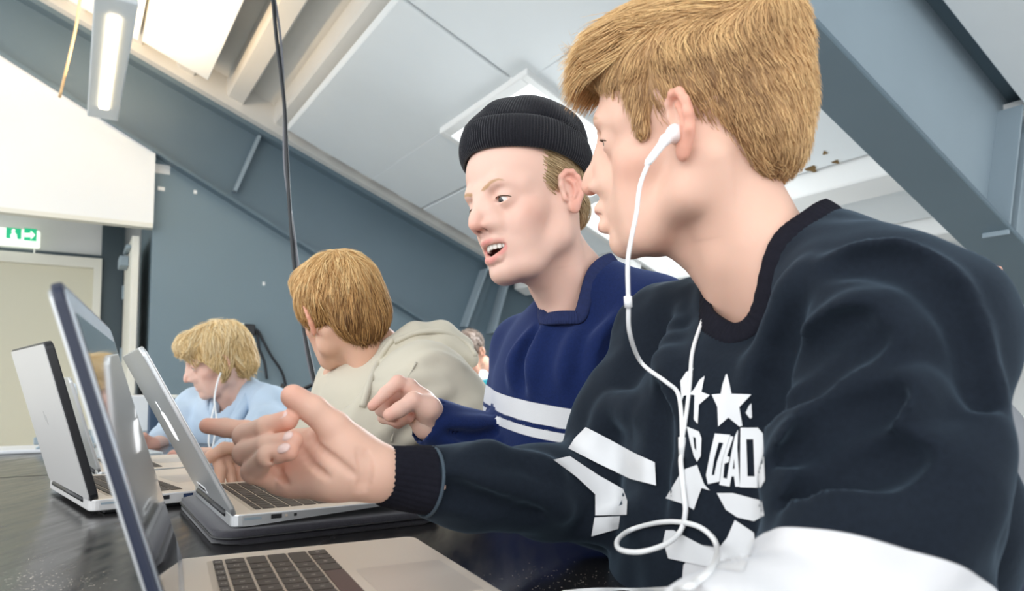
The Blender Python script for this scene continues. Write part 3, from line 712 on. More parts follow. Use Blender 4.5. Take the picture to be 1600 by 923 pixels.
# ------------------------------------------------------------------ head
def head_sdf(mouth='closed', jaw=0.0, neck=None, ear=True, pucker=0.0, eyez=0.0, lid=0.0046, earout=0.0, eary=0.0):
    """local axes: x = person's right, y = forward, z = up, origin between the ears at eye height; about 0.225 m tall"""
    s = Sdf()
    s.ell((0, -0.014, 0.032), (0.0745, 0.094, 0.082), k=0.02)                       # cranium
    s.ell((0, 0.034, 0.038), (0.060, 0.054, 0.056), k=0.03)                          # forehead
    s.ell((0, 0.032, -0.030), (0.052, 0.050, 0.064), k=0.03)                         # mid face
    j = jaw
    s.chain([(0.058, -0.012, -0.030), (0.051, -0.002, -0.068 - j * .5), (0.030, 0.046, -0.098 - j), (0.010, 0.071, -0.104 - j)], [0.016, 0.0165, 0.0155, 0.0145], k=0.022, sym=True)
    s.ell((0, 0.040, -0.080 - j * .6), (0.036, 0.042, 0.026), k=0.025)               # under jaw fill
    s.ell((0, 0.076, -0.103 - j), (0.018, 0.0145, 0.0145), k=0.014)                  # chin
    s.ell((0.044, 0.042, -0.030), (0.018, 0.021, 0.016), k=0.024, sym=True)          # cheekbone
    s.ell((0.034, 0.051, -0.062), (0.016, 0.018, 0.022), k=0.024, sym=True)          # cheek
    s.ell((0, 0.070, -0.064 - j * .2), (0.026, 0.0215, 0.026), k=0.018)                # muzzle
    s.chain([(0.010, 0.0850, 0.014 + eyez), (0.030, 0.079, 0.018 + eyez), (0.049, 0.055, 0.012 + eyez)], [0.0070, 0.0070, 0.0070], k=0.020, sym=True)   # brow
    s.ell((0.033, 0.091, -0.002 + eyez), (0.0200, 0.0145, 0.0125), k=0.014, op='s', sym=True)       # socket
    s.ell((0.031, 0.0705, -0.002 + eyez), (0.0152, 0.0152, 0.0150), k=0.009, sym=True)             # lids
    s.ell((0.0318, 0.088, -0.0040 + eyez), (0.0155, 0.012, lid), k=0.0012, op='s', sym=True, rot=(0, 5, 0))      # lid opening
    s.chain([(0, 0.088, 0.010), (0, 0.096, -0.008), (0, 0.107, -0.028), (0, 0.1125, -0.0385)], [0.0072, 0.0070, 0.0078, 0.0094], k=0.013)   # nose
    s.ell((0.0115, 0.0985, -0.0415), (0.0078, 0.0105, 0.0075), k=0.007, sym=True)           # wings
    p = pucker
    s.chain([(0.004, 0.086, 0.002), (0.010, 0.088, -0.022), (0.016, 0.084, -0.040)], [0.008, 0.010, 0.011], k=0.012, sym=True)     # sides of the nose
    s.ell((0, 0.0765, -0.044), (0.024, 0.018, 0.022), k=0.014)
    s.ell((0, 0.0790 + .0065 * p, -0.068), (0.019 - .003 * p, 0.0125, 0.017), k=0.012)
    if mouth == 'open':
        s.ell((0.034, 0.057, -0.044), (0.014, 0.015, 0.014), k=0.016, sym=True)                  # raised cheeks
        s.ell((0, 0.084, -0.0775), (0.0245, 0.022, 0.0115), k=0.005, op='s')
        s.chain([(0, 0.0955, -0.0640), (0.011, 0.0920, -0.0640), (0.0260, 0.0745, -0.0685)], [0.0046, 0.0042, 0.0018], k=0.005, sym=True)
        s.chain([(0, 0.0925, -0.0920), (0.011, 0.0890, -0.0900), (0.0260, 0.0740, -0.0700)], [0.0062, 0.0056, 0.0018], k=0.005, sym=True)
    else:
        g = 0.0015 + 0.0035 * p
        s.chain([(0, 0.0905 + .008 * p, -0.0655), (0.009, 0.0890 + .006 * p, -0.0650), (0.0225 - .007 * p, 0.077 + .004 * p, -0.0700)], [0.0050, 0.0050, 0.0025], k=0.006, sym=True)
        s.chain([(0, 0.0885 + .007 * p, -0.0765 - g), (0.009, 0.0865 + .005 * p, -0.0765 - g), (0.0220 - .007 * p, 0.0765 + .004 * p, -0.0715)], [0.0062, 0.0060, 0.0025], k=0.006, sym=True)
        s.chain([(0, 0.0975 + .008 * p, -0.0712 - g * .5), (0.012, 0.0935 + .006 * p, -0.0710), (0.0225 - .007 * p, 0.080 + .004 * p, -0.0708)], [0.0013 + p * .002, 0.0011, 0.0008], k=0.003, op='s', sym=True)
    s.ell((0.0066, 0.1035, -0.0500), (0.0042, 0.0066, 0.0042), k=0.003, op='s', sym=True)   # nostrils
    if ear:
        e = earout
        Re = np.array(Euler((math.radians(-10), 0, math.radians(20 + e))).to_matrix())       # plane of the ear, tilted back, opening out behind
        c = np.array([0.0765, -0.012 + eary, -0.012])
        L = lambda x, y, z: c + Re @ np.array([x, y, z])
        s.ell(L(0.002, -0.004, 0.004), (0.0052, 0.0165, 0.0285), k=0.006, rot=Re, sym=True)
        s.ell(L(0.0070, -0.0015, 0.0045), (0.0050, 0.0105, 0.0195), k=0.004, op='s', rot=Re, sym=True)
        hel = [L(0.002, 0.008, 0.002), L(0.004, 0.0090, 0.013), L(0.0062, 0.0055, 0.0245), L(0.0075, -0.004, 0.0295), L(0.008, -0.0135, 0.0265), L(0.008, -0.019, 0.016), L(0.0078, -0.0195, 0.004), L(0.0062, -0.0150, -0.0095), L(0.004, -0.006, -0.021)]
        s.chain(hel, [0.0026, 0.0030, 0.0034, 0.0036, 0.0037, 0.0037, 0.0036, 0.0035, 0.004], k=0.004, sym=True)
        s.chain([L(0.005, -0.004, 0.018), L(0.006, -0.010, 0.010), L(0.006, -0.0095, -0.002), L(0.005, -0.003, -0.010)], [0.0026, 0.0028, 0.0028, 0.0026], k=0.003, sym=True)
        s.ell(L(0.0035, 0.001, -0.0235), (0.0048, 0.0085, 0.0095), k=0.004, rot=Re, sym=True)   # lobe
        s.ell(L(0.0045, 0.0100, -0.006), (0.0035, 0.0045, 0.0060), k=0.004, rot=Re, sym=True)   # tragus
        s.ell(L(0.006, 0.0045, -0.004), (0.008, 0.0035, 0.0055), k=0.002, op='s', rot=Re, sym=True)
    if neck is not None:
        a = np.array([0, -0.030, -0.050]); b = np.asarray(neck, float)
        s.cone(a, a * .45 + b * .55, 0.0475, 0.0480, k=0.03); s.cone(a * .5 + b * .5, b, 0.048, 0.050, k=0.03)
        for sg in (1, -1):      # sternomastoid cords and shoulder slope
            s.chain([(sg * 0.054, -0.030, -0.040), tuple(a * .4 + b * .6 + np.array([sg * 0.034, 0.020, -.0])), tuple(b + np.array([sg * 0.012, 0.044, -0.01]))], [0.012, 0.0105, 0.009], k=0.02)
            s.chain([tuple(a * .4 + b * .6 + np.array([sg * .025, -.030, 0])), tuple(b + np.array([sg * 0.06, -0.025, -0.02]))], [0.024, 0.020], k=0.03)
        s.cone((0, 0.028, -0.100 - j), tuple(a * .3 + b * .7 + np.array([0, 0.034, -.0])), 0.013, 0.012, k=0.03)
    return s
def seg_d(p, pts):
    d = np.full(len(p), 9.0)
    for a, b in zip(pts[:-1], pts[1:]):
        a = np.asarray(a, float); b = np.asarray(b, float); ba = b - a; t = np.clip(((p - a) @ ba) / (ba @ ba), 0, 1); d = np.minimum(d, np.linalg.norm(p - a - t[:, None] * ba, axis=1))
    return d
def head_attrs(V, mouth='closed', pucker=0.0, lipw=1.0, eyez=0.0, browk=0.7):
    q = V.copy(); q[:, 0] = np.abs(q[:, 0]); p = pucker
    if mouth == 'open':
        up = [(0, 0.0975, -0.0645), (0.011, 0.0945, -0.0645), (0.0260, 0.078, -0.0682)]; lo = [(0, 0.0950, -0.0918), (0.011, 0.0915, -0.0895), (0.0260, 0.0775, -0.0705)]
        lip = np.maximum(np.clip((0.0050 - seg_d(q, up)) / 0.0022, 0, 1), np.clip((0.0064 - seg_d(q, lo)) / 0.0025, 0, 1))
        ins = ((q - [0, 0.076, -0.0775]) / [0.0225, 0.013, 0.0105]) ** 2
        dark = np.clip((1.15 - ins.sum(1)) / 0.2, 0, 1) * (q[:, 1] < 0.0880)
    else:
        g = 0.0015 + 0.0035 * p
        up = [(0, 0.0935 + .008 * p, -0.0668), (0.009, 0.0915 + .006 * p, -0.0665), (0.021 - .007 * p, 0.079 + .004 * p, -0.0702)]; lo = [(0, 0.0925 + .007 * p, -0.0768 - g), (0.009, 0.0900 + .005 * p, -0.0765 - g), (0.021 - .007 * p, 0.0785 + .004 * p, -0.0715)]
        lip = np.maximum(np.clip((0.0050 - seg_d(q, up)) / 0.002, 0, 1), np.clip((0.0062 - seg_d(q, lo)) / 0.002, 0, 1)); dark = np.zeros(len(V))
    # colour of the skin itself: pink ears, nose tip, cheeks
    blush = 0.30 * np.exp(-(((q - [0.05, 0.05, -0.035]) / 0.022) ** 2).sum(1)) + 0.6 * np.exp(-(((q - [0, 0.112, -0.042]) / 0.014) ** 2).sum(1)) + 0.5 * np.clip((q[:, 0] - 0.0765) / 0.006, 0, 1) * (q[:, 2] > -0.06) * (q[:, 2] < 0.04)
    bz_ = np.abs(q[:, 2] - eyez - np.interp(q[:, 0], [0.010, 0.028, 0.040, 0.052], [0.0150, 0.0215, 0.0225, 0.0165])); bw_ = np.interp(q[:, 0], [0.008, 0.014, 0.030, 0.044, 0.050], [0.0, 0.0042, 0.0036, 0.0020, -0.002])
    brow = browk * np.clip((bw_ - bz_) / 0.0020, 0, 1) * (q[:, 1] > 0.045)
    nos = np.clip((1.25 - (((q - [0.0066, 0.1035, -0.0495]) / [0.0042, 0.0062, 0.0040]) ** 2).sum(1)) / .4, 0, 1); dark = np.maximum(dark, 0.85 * nos)  # shade inside the nostrils painted into the skin colour
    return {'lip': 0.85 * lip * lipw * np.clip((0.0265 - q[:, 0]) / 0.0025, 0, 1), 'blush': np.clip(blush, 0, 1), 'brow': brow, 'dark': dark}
def sphere_vq(c, r, n=10, m=16):
    V, Q = [], []
    for i in range(n + 1):
        for j in range(m):
            a = math.pi * i / n; b = 2 * math.pi * j / m; V.append((c[0] + r * math.sin(a) * math.cos(b), c[1] + r * math.sin(a) * math.sin(b), c[2] + r * math.cos(a)))
    for i in range(n):
        for j in range(m): Q.append((i * m + j, (i + 1) * m + j, (i + 1) * m + (j + 1) % m, i * m + (j + 1) % m))
    return np.array(V), np.array(Q)
def xf(M4, V):
    M4 = np.array(M4); return V @ M4[:3, :3].T + M4[:3, 3]
M_LASH = mat('eyelash_brown', (0.10, 0.05, 0.025), 0.6)
def add_eyes(body, M4, gaze=(0, 1, -0.25), eyez=0.0, lid=0.0046):
    g = np.array(gaze, float); g /= np.linalg.norm(g)
    for sx in (1, -1):
        c = np.array([sx * 0.031, 0.0705, -0.002 + eyez]); V, Q = sphere_vq(c, 0.0126)
        eo = link('eyeball', fastmesh('eyeball', xf(M4, V), Q), M_EYE, body)
        for nm, rr, off, m in (('iris', 0.0064, 0.01105, M_IRIS), ('pupil', 0.0029, 0.01205, M_PUP)):
            V, Q = sphere_vq((0, 0, 0), 1.0, 6, 14); Rg = np.array(Vector(g).to_track_quat('Z', 'Y').to_matrix())
            V = (V * np.array([rr, rr, 0.0014])) @ Rg.T + c + g * off
            link(nm, fastmesh(nm, xf(M4, V), Q), m, eo)
        pts = []
        for k in range(13):
            th = math.radians(12 + 156 * k / 12); x = 0.0155 * math.cos(th) * .92; z = lid * math.sin(th)
            x, z = x * .9962 + z * .0872, -x * .0872 + z * .9962
            X = 0.0318 + x; Z = -0.0040 + z; dx = X - .031; dz = Z + .002
            pts.append((sx * X, 0.0705 + math.sqrt(max(1e-7, 0.0154 ** 2 - dx * dx - dz * dz)) + .0004, Z + eyez))
        link('eyelashes', tubemesh('eyelashes', xf(M4, np.array(pts)), 0.00075, 5), M_LASH, body, True)
def strands(name, cap, roots, flow, n_seg, length, width, M4, m, parent, seed=0, lift=0.0, tone=None, jitter=0.25, clump=0, hug=0.9, gravity=0.0):
    """hair locks that run over the cap surface along a flow field; one mesh of tapered three-sided tubes"""
    r = np.random.RandomState(seed); n = len(roots); p = roots.copy()
    L = length(p) if callable(length) else np.full(n, length); L = L * r.uniform(0.75, 1.2, n)
    J = r.normal(size=(n, 3)) * jitter
    path = [p.copy()]
    lf = r.uniform(0.0, 1.0, n) * lift + 0.0006
    for i in range(n_seg):
        f = flow(p) + J; g = cap.grad(p)
        f = f - (f * g).sum(1)[:, None] * g * hug; f /= np.linalg.norm(f, axis=1)[:, None] + 1e-9
        p = p + f * (L / n_seg)[:, None]; p[:, 2] -= gravity * ((i + 1) / n_seg) ** 2 * L
        d = cap.eval(p); tgt = 0.0006 + lf * (i + 1) / n_seg
        near = np.clip(tgt - d, -0.004 * (hug > .5), 0.03); p = p + g * near[:, None]
        path.append(p.copy())
    path = np.stack(path, 1)                      # n, k, 3
    k = n_seg + 1
    T = np.gradient(path, axis=1); T /= np.linalg.norm(T, axis=2, keepdims=True) + 1e-9
    G = np.stack([cap.grad(path[:, i]) for i in (0, k - 1)], 1); g0 = G[:, 0][:, None] * np.ones((1, k, 1))
    Bn = np.cross(T, g0); Bn /= np.linalg.norm(Bn, axis=2, keepdims=True) + 1e-9
    Nn = np.cross(Bn, T)
    w = width * r.uniform(0.6, 1.3, n)[:, None] * (np.sqrt(np.clip(1 - (np.arange(k) / (k - 1)) ** 2, 0.02, 1)) * np.clip(0.25 + np.arange(k) / 1.6, 0, 1))[None]
    V = np.stack([path + Bn * w[..., None], path - Bn * w[..., None], path + Nn * (w * 0.8)[..., None]], 2)   # n,k,3,3
    base = (np.arange(n)[:, None] * k + np.arange(k)[None]) * 3
    Q = []
    for a, b in ((0, 2), (2, 1), (1, 0)):
        Q.append(np.stack([base[:, :-1] + a, base[:, :-1] + b, base[:, 1:] + b, base[:, 1:] + a], -1).reshape(-1, 4))
    Q = np.concatenate(Q); V = V.reshape(-1, 3)
    tv = (tone(roots) if tone else np.full(n, 0.5)) + r.normal(size=n) * 0.19
    tn = np.repeat(np.clip(tv, 0, 1), k * 3)
    o = link(name, fastmesh(name, xf(M4, V), Q, {'tone': tn}), m, parent); o['kind'] = 'stuff'
    return o
def sample_surface(V, Q, n, seed, keep=None):
    r = np.random.RandomState(seed); a, b, c, d = (V[Q[:, i]] for i in range(4)); ar = np.linalg.norm(np.cross(c - a, d - b), axis=1)
    cen = (a + b + c + d) / 4
    if keep is not None: ar = ar * keep(cen)
    i = r.choice(len(Q), n, p=ar / ar.sum()); u, v = r.uniform(size=(2, n, 1))
    return a[i] * (1 - u) * (1 - v) + b[i] * u * (1 - v) + c[i] * u * v + d[i] * (1 - u) * v
def pose(pos, fwd, up_hint=(0, 0, 1), roll=0.0, scale=1.0):
    y = np.asarray(fwd, float); y /= np.linalg.norm(y); x = np.cross(y, np.asarray(up_hint, float)); x /= np.linalg.norm(x); z = np.cross(x, y)
    R_ = np.stack([x, y, z], 1)
    c, s_ = math.cos(roll), math.sin(roll); R_ = R_ @ np.array([[c, 0, s_], [0, 1, 0], [-s_, 0, c]])
    M4 = np.eye(4); M4[:3, :3] = R_ * scale; M4[:3, 3] = pos; return M4

# ------------------------------------------------------------------ people: shared builders
def bvh_of(V, Q): return BVHTree.FromPolygons([tuple(v) for v in V.tolist()], Q.tolist())
def hit_many(s, pts, d0=0.3, d1=3.0, off=0.0012):
    """points where view rays through picture points first meet a garment"""
    if isinstance(s, Sdf):
        if s.base is None: s.base = bvh_of(*s.mesh(0.008))
        s = s.base
    out, ok = [], []
    for x, y in pts:
        r = ray(x, y); n = r / np.linalg.norm(r); o = CAMP + r / r[1] * d0
        h = s.ray_cast(Vector(o), Vector(n), d1)
        ok.append(h[0] is not None); out.append(np.array(h[0]) - n * off if h[0] is not None else CAMP + r / r[1] * d1)
    return np.array(out), np.array(ok)
def decal(name, sdf, outline, m, parent, holes=(), cuts=2, off=0.0012, d0=0.35):
    """flat print lying on a garment: 2D outline cut finely and laid on the cloth"""
    bm = bmesh.new(); es = []
    for ol in [outline] + list(holes):
        vs = [bm.verts.new((x, -y, 0)) for x, y in ol]
        es += [bm.edges.new((vs[i], vs[(i + 1) % len(vs)])) for i in range(len(vs))]
    bmesh.ops.triangle_fill(bm, use_beauty=True, use_dissolve=False, edges=es)
    for _ in range(cuts):
        bmesh.ops.subdivide_edges(bm, edges=[e for e in bm.edges if e.calc_length() > 3.0], cuts=1, use_grid_fill=True)
        bmesh.ops.triangulate(bm, faces=[f for f in bm.faces if len(f.verts) > 3])
    P2, ok = hit_many(sdf, [(v.co.x, -v.co.y) for v in bm.verts], d0=d0, off=off)
    for v, q in zip(bm.verts, P2): v.co = q
    me = bpy.data.meshes.new(name); bm.to_mesh(me); bm.free()
    return link(name, me, m, parent, True)
def hand(chains, palm, h=0.0014, pk=0.014, fk=0.004, extra=None):
    s = Sdf()
    for pts, rads in palm: s.chain(pts, rads, k=pk)
    if extra: extra(s)
    for pts, rads in chains:
        f = Sdf(); 
        s.chain(pts, rads, k=fk)
    V, Q = s.mesh(h); V = relax(V, Q, 1, 0.4); return V, Q, s
def nail(parent, tip, prev, out, w=0.0050, l=0.0068):
    t = np.asarray(tip, float); d = t - np.asarray(prev, float); d /= np.linalg.norm(d); o = np.asarray(out, float); o = o - (o @ d) * d; o /= np.linalg.norm(o); sdir = np.cross(d, o)
    V, Q = sphere_vq((0, 0, 0), 1.0, 6, 12); R_ = np.stack([sdir, d, o], 1)
    V = (V * np.array([w, l, 0.0016])) @ R_.T + t + o * 0.0072 - d * 0.001
    link('finger_nail', fastmesh('finger_nail', V, Q), M_NAIL, parent)
def nearest_seg(V, segs):
    """for each vertex: index of nearest segment and parameter t"""
    best = np.full(len(V), 9.0); idx = np.zeros(len(V), int); tt = np.zeros(len(V))
    for i, (a, b) in enumerate(segs):
        ba = b - a; t = ((V - a) @ ba) / (ba @ ba); tc = np.clip(t, 0, 1); d = np.linalg.norm(V - a - tc[:, None] * ba, axis=1)
        m = d < best; best[m] = d[m]; idx[m] = i; tt[m] = t[m]
    return idx, tt, best
def frame(x, up=(0, 0, 1)):
    """rotation with columns: shoulder axis, forward, up"""
    x = np.asarray(x, float); x /= np.linalg.norm(x); z = np.asarray(up, float); z = z - (z @ x) * x; z /= np.linalg.norm(z); y = np.cross(z, x); return np.stack([x, y, z], 1)
def ridge(s, pxs, r=0.012, sink=0.35, k=0.018, d0=0.3, taper=True, src=None):
    """fold in the cloth: a soft ridge through the given picture points, laid on the garment surface"""
    q, ok = hit_many(src or s, pxs, d0=d0, off=0.0)
    if not ok.all(): return
    g = (src or s).grad(q); q = spline(list(q - g * r * sink), 3)
    n = len(q); rr = [r * (0.45 + 0.55 * math.sin(math.pi * (i + .5) / n)) if taper else r for i in range(n)]
    s.chain(list(q), rr, k=k)
def groove(s, pxs, r=0.008, sink=-0.3, k=0.014, d0=0.3, src=None):
    q, ok = hit_many(src or s, pxs, d0=d0, off=0.0)
    if not ok.all(): return
    g = (src or s).grad(q); q = spline(list(q - g * r * sink), 3); n = len(q)
    s.chain(list(q), [r * (0.4 + 0.6 * math.sin(math.pi * (i + .5) / n)) for i in range(n)], k=k, op='s')
def lowbody(parent, hip, knee_dir, m_tr, z_seat=0.47):
    """trousers: hips and two bent legs down to the floor, hidden under the table"""
    s = Sdf(); hip = np.asarray(hip, float); kd = np.asarray(knee_dir, float); kd = kd / np.linalg.norm(kd); sd = np.array([kd[1], -kd[0], 0])
    s.ell(hip, (0.16, 0.16, 0.12), k=0.04)
    for sg in (1, -1):
        h0 = hip + sd * 0.09 * sg + EZ * (-0.03); kn = hip + sd * 0.12 * sg + kd * 0.40 + EZ * (-0.02); an = kn + kd * (-0.03) + EZ * (0.09 - kn[2])
        s.chain([h0, kn], [0.085, 0.065], k=0.03); s.chain([kn, an], [0.062, 0.05], k=0.02)
        s.chain([an - EZ * .04, an + kd * 0.13 - EZ * 0.05], [0.045, 0.038], k=0.02)
    V, Q = s.mesh(0.014); return link('trousers', fastmesh('trousers', V, Q), m_tr, parent)
def stool(xy, z, label):
    e = empty('stool', (xy[0], xy[1], 0), 0, label, 'stool')
    V = [(0.145 * math.cos(2 * math.pi * i / 24), 0.145 * math.sin(2 * math.pi * i / 24)) for i in range(24)]
    link('seat', prism('seat', V, z - 0.03, z, 0.008), mat('stool_wood', (0.35, 0.22, 0.12), 0.5, noise=(12, 0.2, 4)), e)
    for k in range(4):
        a = math.pi / 4 + k * math.pi / 2
        link('leg', tubemesh('leg', [(0.11 * math.cos(a), 0.11 * math.sin(a), z - 0.03), (0.125 * math.cos(a), 0.125 * math.sin(a), 0.0)], 0.012, 8), M_STEEL, e, True)
    link('foot_ring', tubemesh('foot_ring', [(0.119 * math.cos(2 * math.pi * i / 24), 0.119 * math.sin(2 * math.pi * i / 24), 0.18) for i in range(25)], 0.008, 6), M_STEEL, e, True)
    return e
M_JEANS = mat('dark_denim', (0.03, 0.04, 0.07), 0.85, noise=(120, 0.25, 3))
def person(loc, label, group=None):
    return empty('person', loc, 0, label, 'person', group)
def attach(o, p):
    o.parent = p; o.matrix_parent_inverse = Matrix.Translation(-Vector(p.location)); return o

# ------------------------------------------------------------------ boy with white earphones and black sweatshirt
p1_ = person((0.30, 0.70, 0.0), 'blond boy with white earphones in a black sweatshirt with star print')
MH1 = pose((0.1775, 0.6811, 1.1882), (-0.888, 0.46, -0.02), (-0.063, -0.092, 0.994), scale=0.975)
inv1 = np.linalg.inv(MH1)
nb1 = xf(inv1, P(1200, 485, 0.695)[None])[0]
hs1 = head_sdf('closed', neck=nb1, pucker=1.7, earout=20, eary=.004)
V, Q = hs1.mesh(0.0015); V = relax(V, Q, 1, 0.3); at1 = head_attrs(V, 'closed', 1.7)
parts1 = [(xf(MH1, V), Q, at1)]
# right hand, palm up, index finger pointing
J = lambda *a: [P(*q) for q in a]
pinky = J((436, 752, .662), (396, 736, .636), (418, 713, .612), (452, 706, .606)); ring_ = J((420, 736, .676), (384, 708, .648), (418, 696, .624), (458, 688, .612))
mid_ = J((414, 712, .690), (384, 681, .664), (418, 667, .640), (450, 656, .630)); idx_ = J((420, 690, .700), (384, 673, .700), (352, 668, .700), (324, 665, .698))
thumb = J((556, 712, .652), (522, 668, .642), (490, 640, .636), (458, 619, .630))
ch = [(pinky, [.0105, .0105, .0088, .0078]), (ring_, [.0115, .0112, .0098, .0086]), (mid_, [.0118, .0115, .0102, .009]), (idx_, [.0112, .0102, .009, .0078]), (thumb, [.018, .0145, .0125, .0108])]
wr = P(592, 738, .658)
palm = [([wr, P(540, 733, .655), pinky[0]], [.0190, .0195, .0122]), ([wr, P(530, 722, .662), ring_[0]], [.0190, .0190, .0128]), ([wr, P(530, 710, .666), mid_[0]], [.0185, .0185, .0132]), ([wr, P(525, 698, .670), idx_[0]], [.0185, .0180, .0122]),
        ([P(575, 728, .650), P(545, 706, .648), thumb[1]], [.017, .0190, .014]), ([P(575, 746, .650), P(520, 747, .645), P(462, 750, .655)], [.0165, .0165, .0138])]
V, Q, hsd = hand(ch, palm, 0.003, pk=0.016, fk=0.0035); hsd.base = bvh_of(V, Q); hs_base = Sdf(); hs_base.ops = list(hsd.ops); hs_base.base = hsd.base
for pts, r in ((((478, 674), (500, 700), (528, 722), (556, 744)), .0013), (((560, 704), (566, 735), (560, 766)), .0011), (((424, 716), (436, 735), (448, 754)), .0014), (((470, 700), (486, 724), (512, 744)), .0009), (((572, 706), (577, 735), (571, 764)), .0008)):
    groove(hsd, pts, r, sink=-.35, k=.006, src=hs_base, d0=.4)
V, Q = hsd.mesh(.0013); V = relax(V, Q, 1, .4)
tipb = np.zeros(len(V))
for c_ in ch: tipb = np.maximum(tipb, 0.55 * np.exp(-(np.linalg.norm(V - c_[0][-1], axis=1) / 0.012) ** 2)); tipb = np.maximum(tipb, 0.3 * np.exp(-(np.linalg.norm(V - c_[0][1], axis=1) / 0.011) ** 2))
parts1.append((V, Q, {'blush': tipb}))
# skeleton of joints (garment follows it)
LS, RS = P(1405, 526, .545), P(1052, 528, .86); EL, ER = P(1347, 985, .475), P(938, 772, .80); WL = P(1090, 1030, .40)
WR = P(668, 752, .677)
s = Sdf(); s.chain([RS, ER, WR, wr], [.040, .034, .021, .020], k=.02); s.chain([LS, EL, WL], [.042, .036, .028], k=.02)
mid = (LS + RS) / 2; FR1 = frame(RS - LS)
if FR1[:, 1] @ np.array([-1, 0, 0]) < 0: FR1[:, 1] *= -1
fw1 = FR1[:, 1]
s.chain([mid - EZ * .10, mid - EZ * .38], [.085, .09], k=.05); s.cone(LS - EZ * .02, mid - EZ * .06, .04, .05, k=.05); s.cone(RS - EZ * .02, mid - EZ * .06, .04, .05, k=.05); s.cone(mid - EZ * .08, P(1203, 470, .705), .06, .04, k=.03)
V, Q = s.mesh(0.008); parts1.append((V, Q, {}))
hl = s_hand_l = Sdf()
V, Q, A = merge(parts1)
body1 = attach(link('body', fastmesh('body', V, Q, A), S_FAIR), p1_)
add_eyes(body1, MH1, (0, 1, -0.15))
for c_, o_ in ((mid_, (-.15, -.75, .7)), (ring_, (-.1, -.8, .62)), (pinky, (-.1, -.85, .6))):
    nail(body1, c_[3], c_[2], o_)
for c in body1.children: c.matrix_parent_inverse = Matrix.Translation(-Vector(p1_.location)) if False else c.matrix_parent_inverse

# sweatshirt
sw = Sdf()
sw.ell(mid - EZ * .145 + fw1 * .01, (.175, .120, .15), k=.05, rot=FR1)
sw.ell(mid - EZ * .27 + fw1 * .02, (.165, .125, .17), k=.05, rot=FR1)
sw.ell(mid - EZ * .42 + fw1 * .02, (.16, .125, .12), k=.05, rot=FR1)
sw.cone(mid - EZ * .05, P(1212, 470, .715), .095, .050, k=.05)
sw.cone(LS + EZ * 0.0, P(1218, 402, .69), .064, .050, k=.05); sw.cone(LS + EZ * .0, P(1330, 436, .66), .060, .054, k=.05); sw.cone(RS, P(1150, 478, .745), .060, .040, k=.05)
sw.ell(LS + (RS - LS) * .12 - fw1 * .05 - EZ * .15, (.085, .065, .11), k=.05, rot=FR1)       # back of the shoulder
sw.chain([LS, LS * .5 + EL * .5, EL, WL], [.066, .073, .068, .042], k=.03)
sw.chain([RS, RS * .45 + ER * .55, ER], [.066, .064, .056], k=.03)
sw.chain([ER, ER * .6 + WR * .4, ER * .15 + WR * .85, WR], [.056, .047, .037, .0315], k=.02)
base_sw = Sdf(); base_sw.ops = list(sw.ops)
# folds of the near sleeve, the chest and the far arm
for pts, r in ((((1205, 760), (1270, 680), (1370, 640), (1450, 600)), .016), (((1205, 690), (1260, 600), (1340, 545), (1420, 510)), .014), (((1228, 620), (1262, 555), (1318, 505), (1385, 475)), .012),
               (((1215, 800), (1300, 770), (1400, 745), (1490, 690)), .016), (((1240, 830), (1340, 835), (1440, 820), (1510, 760)), .012), (((1500, 860), (1530, 740), (1540, 620), (1500, 520)), .013),
               (((1170, 640), (1195, 560), (1225, 480), (1260, 420)), .010), (((1460, 900), (1470, 800), (1500, 700)), .010),
               (((1290, 410), (1360, 392), (1430, 405), (1490, 455), (1530, 550)), .008), (((1060, 640), (1040, 560), (1062, 490)), .009),
               (((1000, 650), (960, 640), (930, 690)), .012), (((700, 735), (760, 760), (830, 770), (880, 800)), .009), (((720, 715), (800, 712), (870, 735)), .008), (((905, 835), (960, 820), (1010, 790)), .010)):
    ridge(sw, pts, r, src=base_sw)
for pts, r in ((((1225, 730), (1300, 665), (1400, 620)), .010), (((1222, 650), (1290, 575), (1380, 530)), .010), (((1240, 580), (1288, 530), (1350, 500)), .008), (((1240, 790), (1330, 740), (1430, 715)), .010), (((1190, 800), (1196, 690), (1215, 590), (1255, 470)), .012),
               (((1300, 422), (1380, 412), (1450, 440), (1505, 530), (1530, 640)), .006), (((690, 760), (760, 785), (840, 800)), .008), (((1030, 800), (1028, 700), (1035, 610)), .012)):
    groove(sw, pts, r, src=base_sw)
sw.disp(wave(3, 9, 55, 0.007)); sw.disp(wave(8, 9, 120, 0.0032))
# neck opening
HA1, HB1 = P(1196, 505, .668), P(1182, 320, .685)
pre_sw = Sdf(); pre_sw.ops = list(sw.ops)
sw.cone(HA1, HB1, .050, .068, k=.006, op='s')
sw.half(WR + (WR - ER) / np.linalg.norm(WR - ER) * .004, WR - ER, .002)
V, Q = sw.mesh(0.0042); V = relax(V, Q, 2, 0.5); sw.base = bvh_of(V, Q)
idx, t, dist = nearest_seg(V, [(RS, ER), (ER, WR), (LS, EL), (mid + EZ * .02, mid - EZ * .45)])
arm = np.linalg.norm(EL - LS)
def inband(tt, a, b, L): return np.minimum(tt - a, b - tt) * L
band = np.full(len(V), -0.05)
m0 = idx == 2; band[m0] = inband(t[m0], .825, 1.12, np.linalg.norm(EL - LS))
M_SWEAT = attr_mix('black_sweatshirt_cotton', (0.0085, 0.0125, 0.020), [('band', -0.0006, 0.0006, (0.72, 0.71, 0.72))], rough=0.88, noise=(260, 0.30, 4), sheen=0.24, bump=(900, 0.25, 0.0008), spec=0.15)
M_SWEAT.node_tree.nodes['Principled BSDF'].inputs['Sheen Tint'].default_value = (0.35, 0.5, 0.65, 1)
M_SWEAT.node_tree.nodes['Principled BSDF'].inputs['Sheen Roughness'].default_value = 0.45
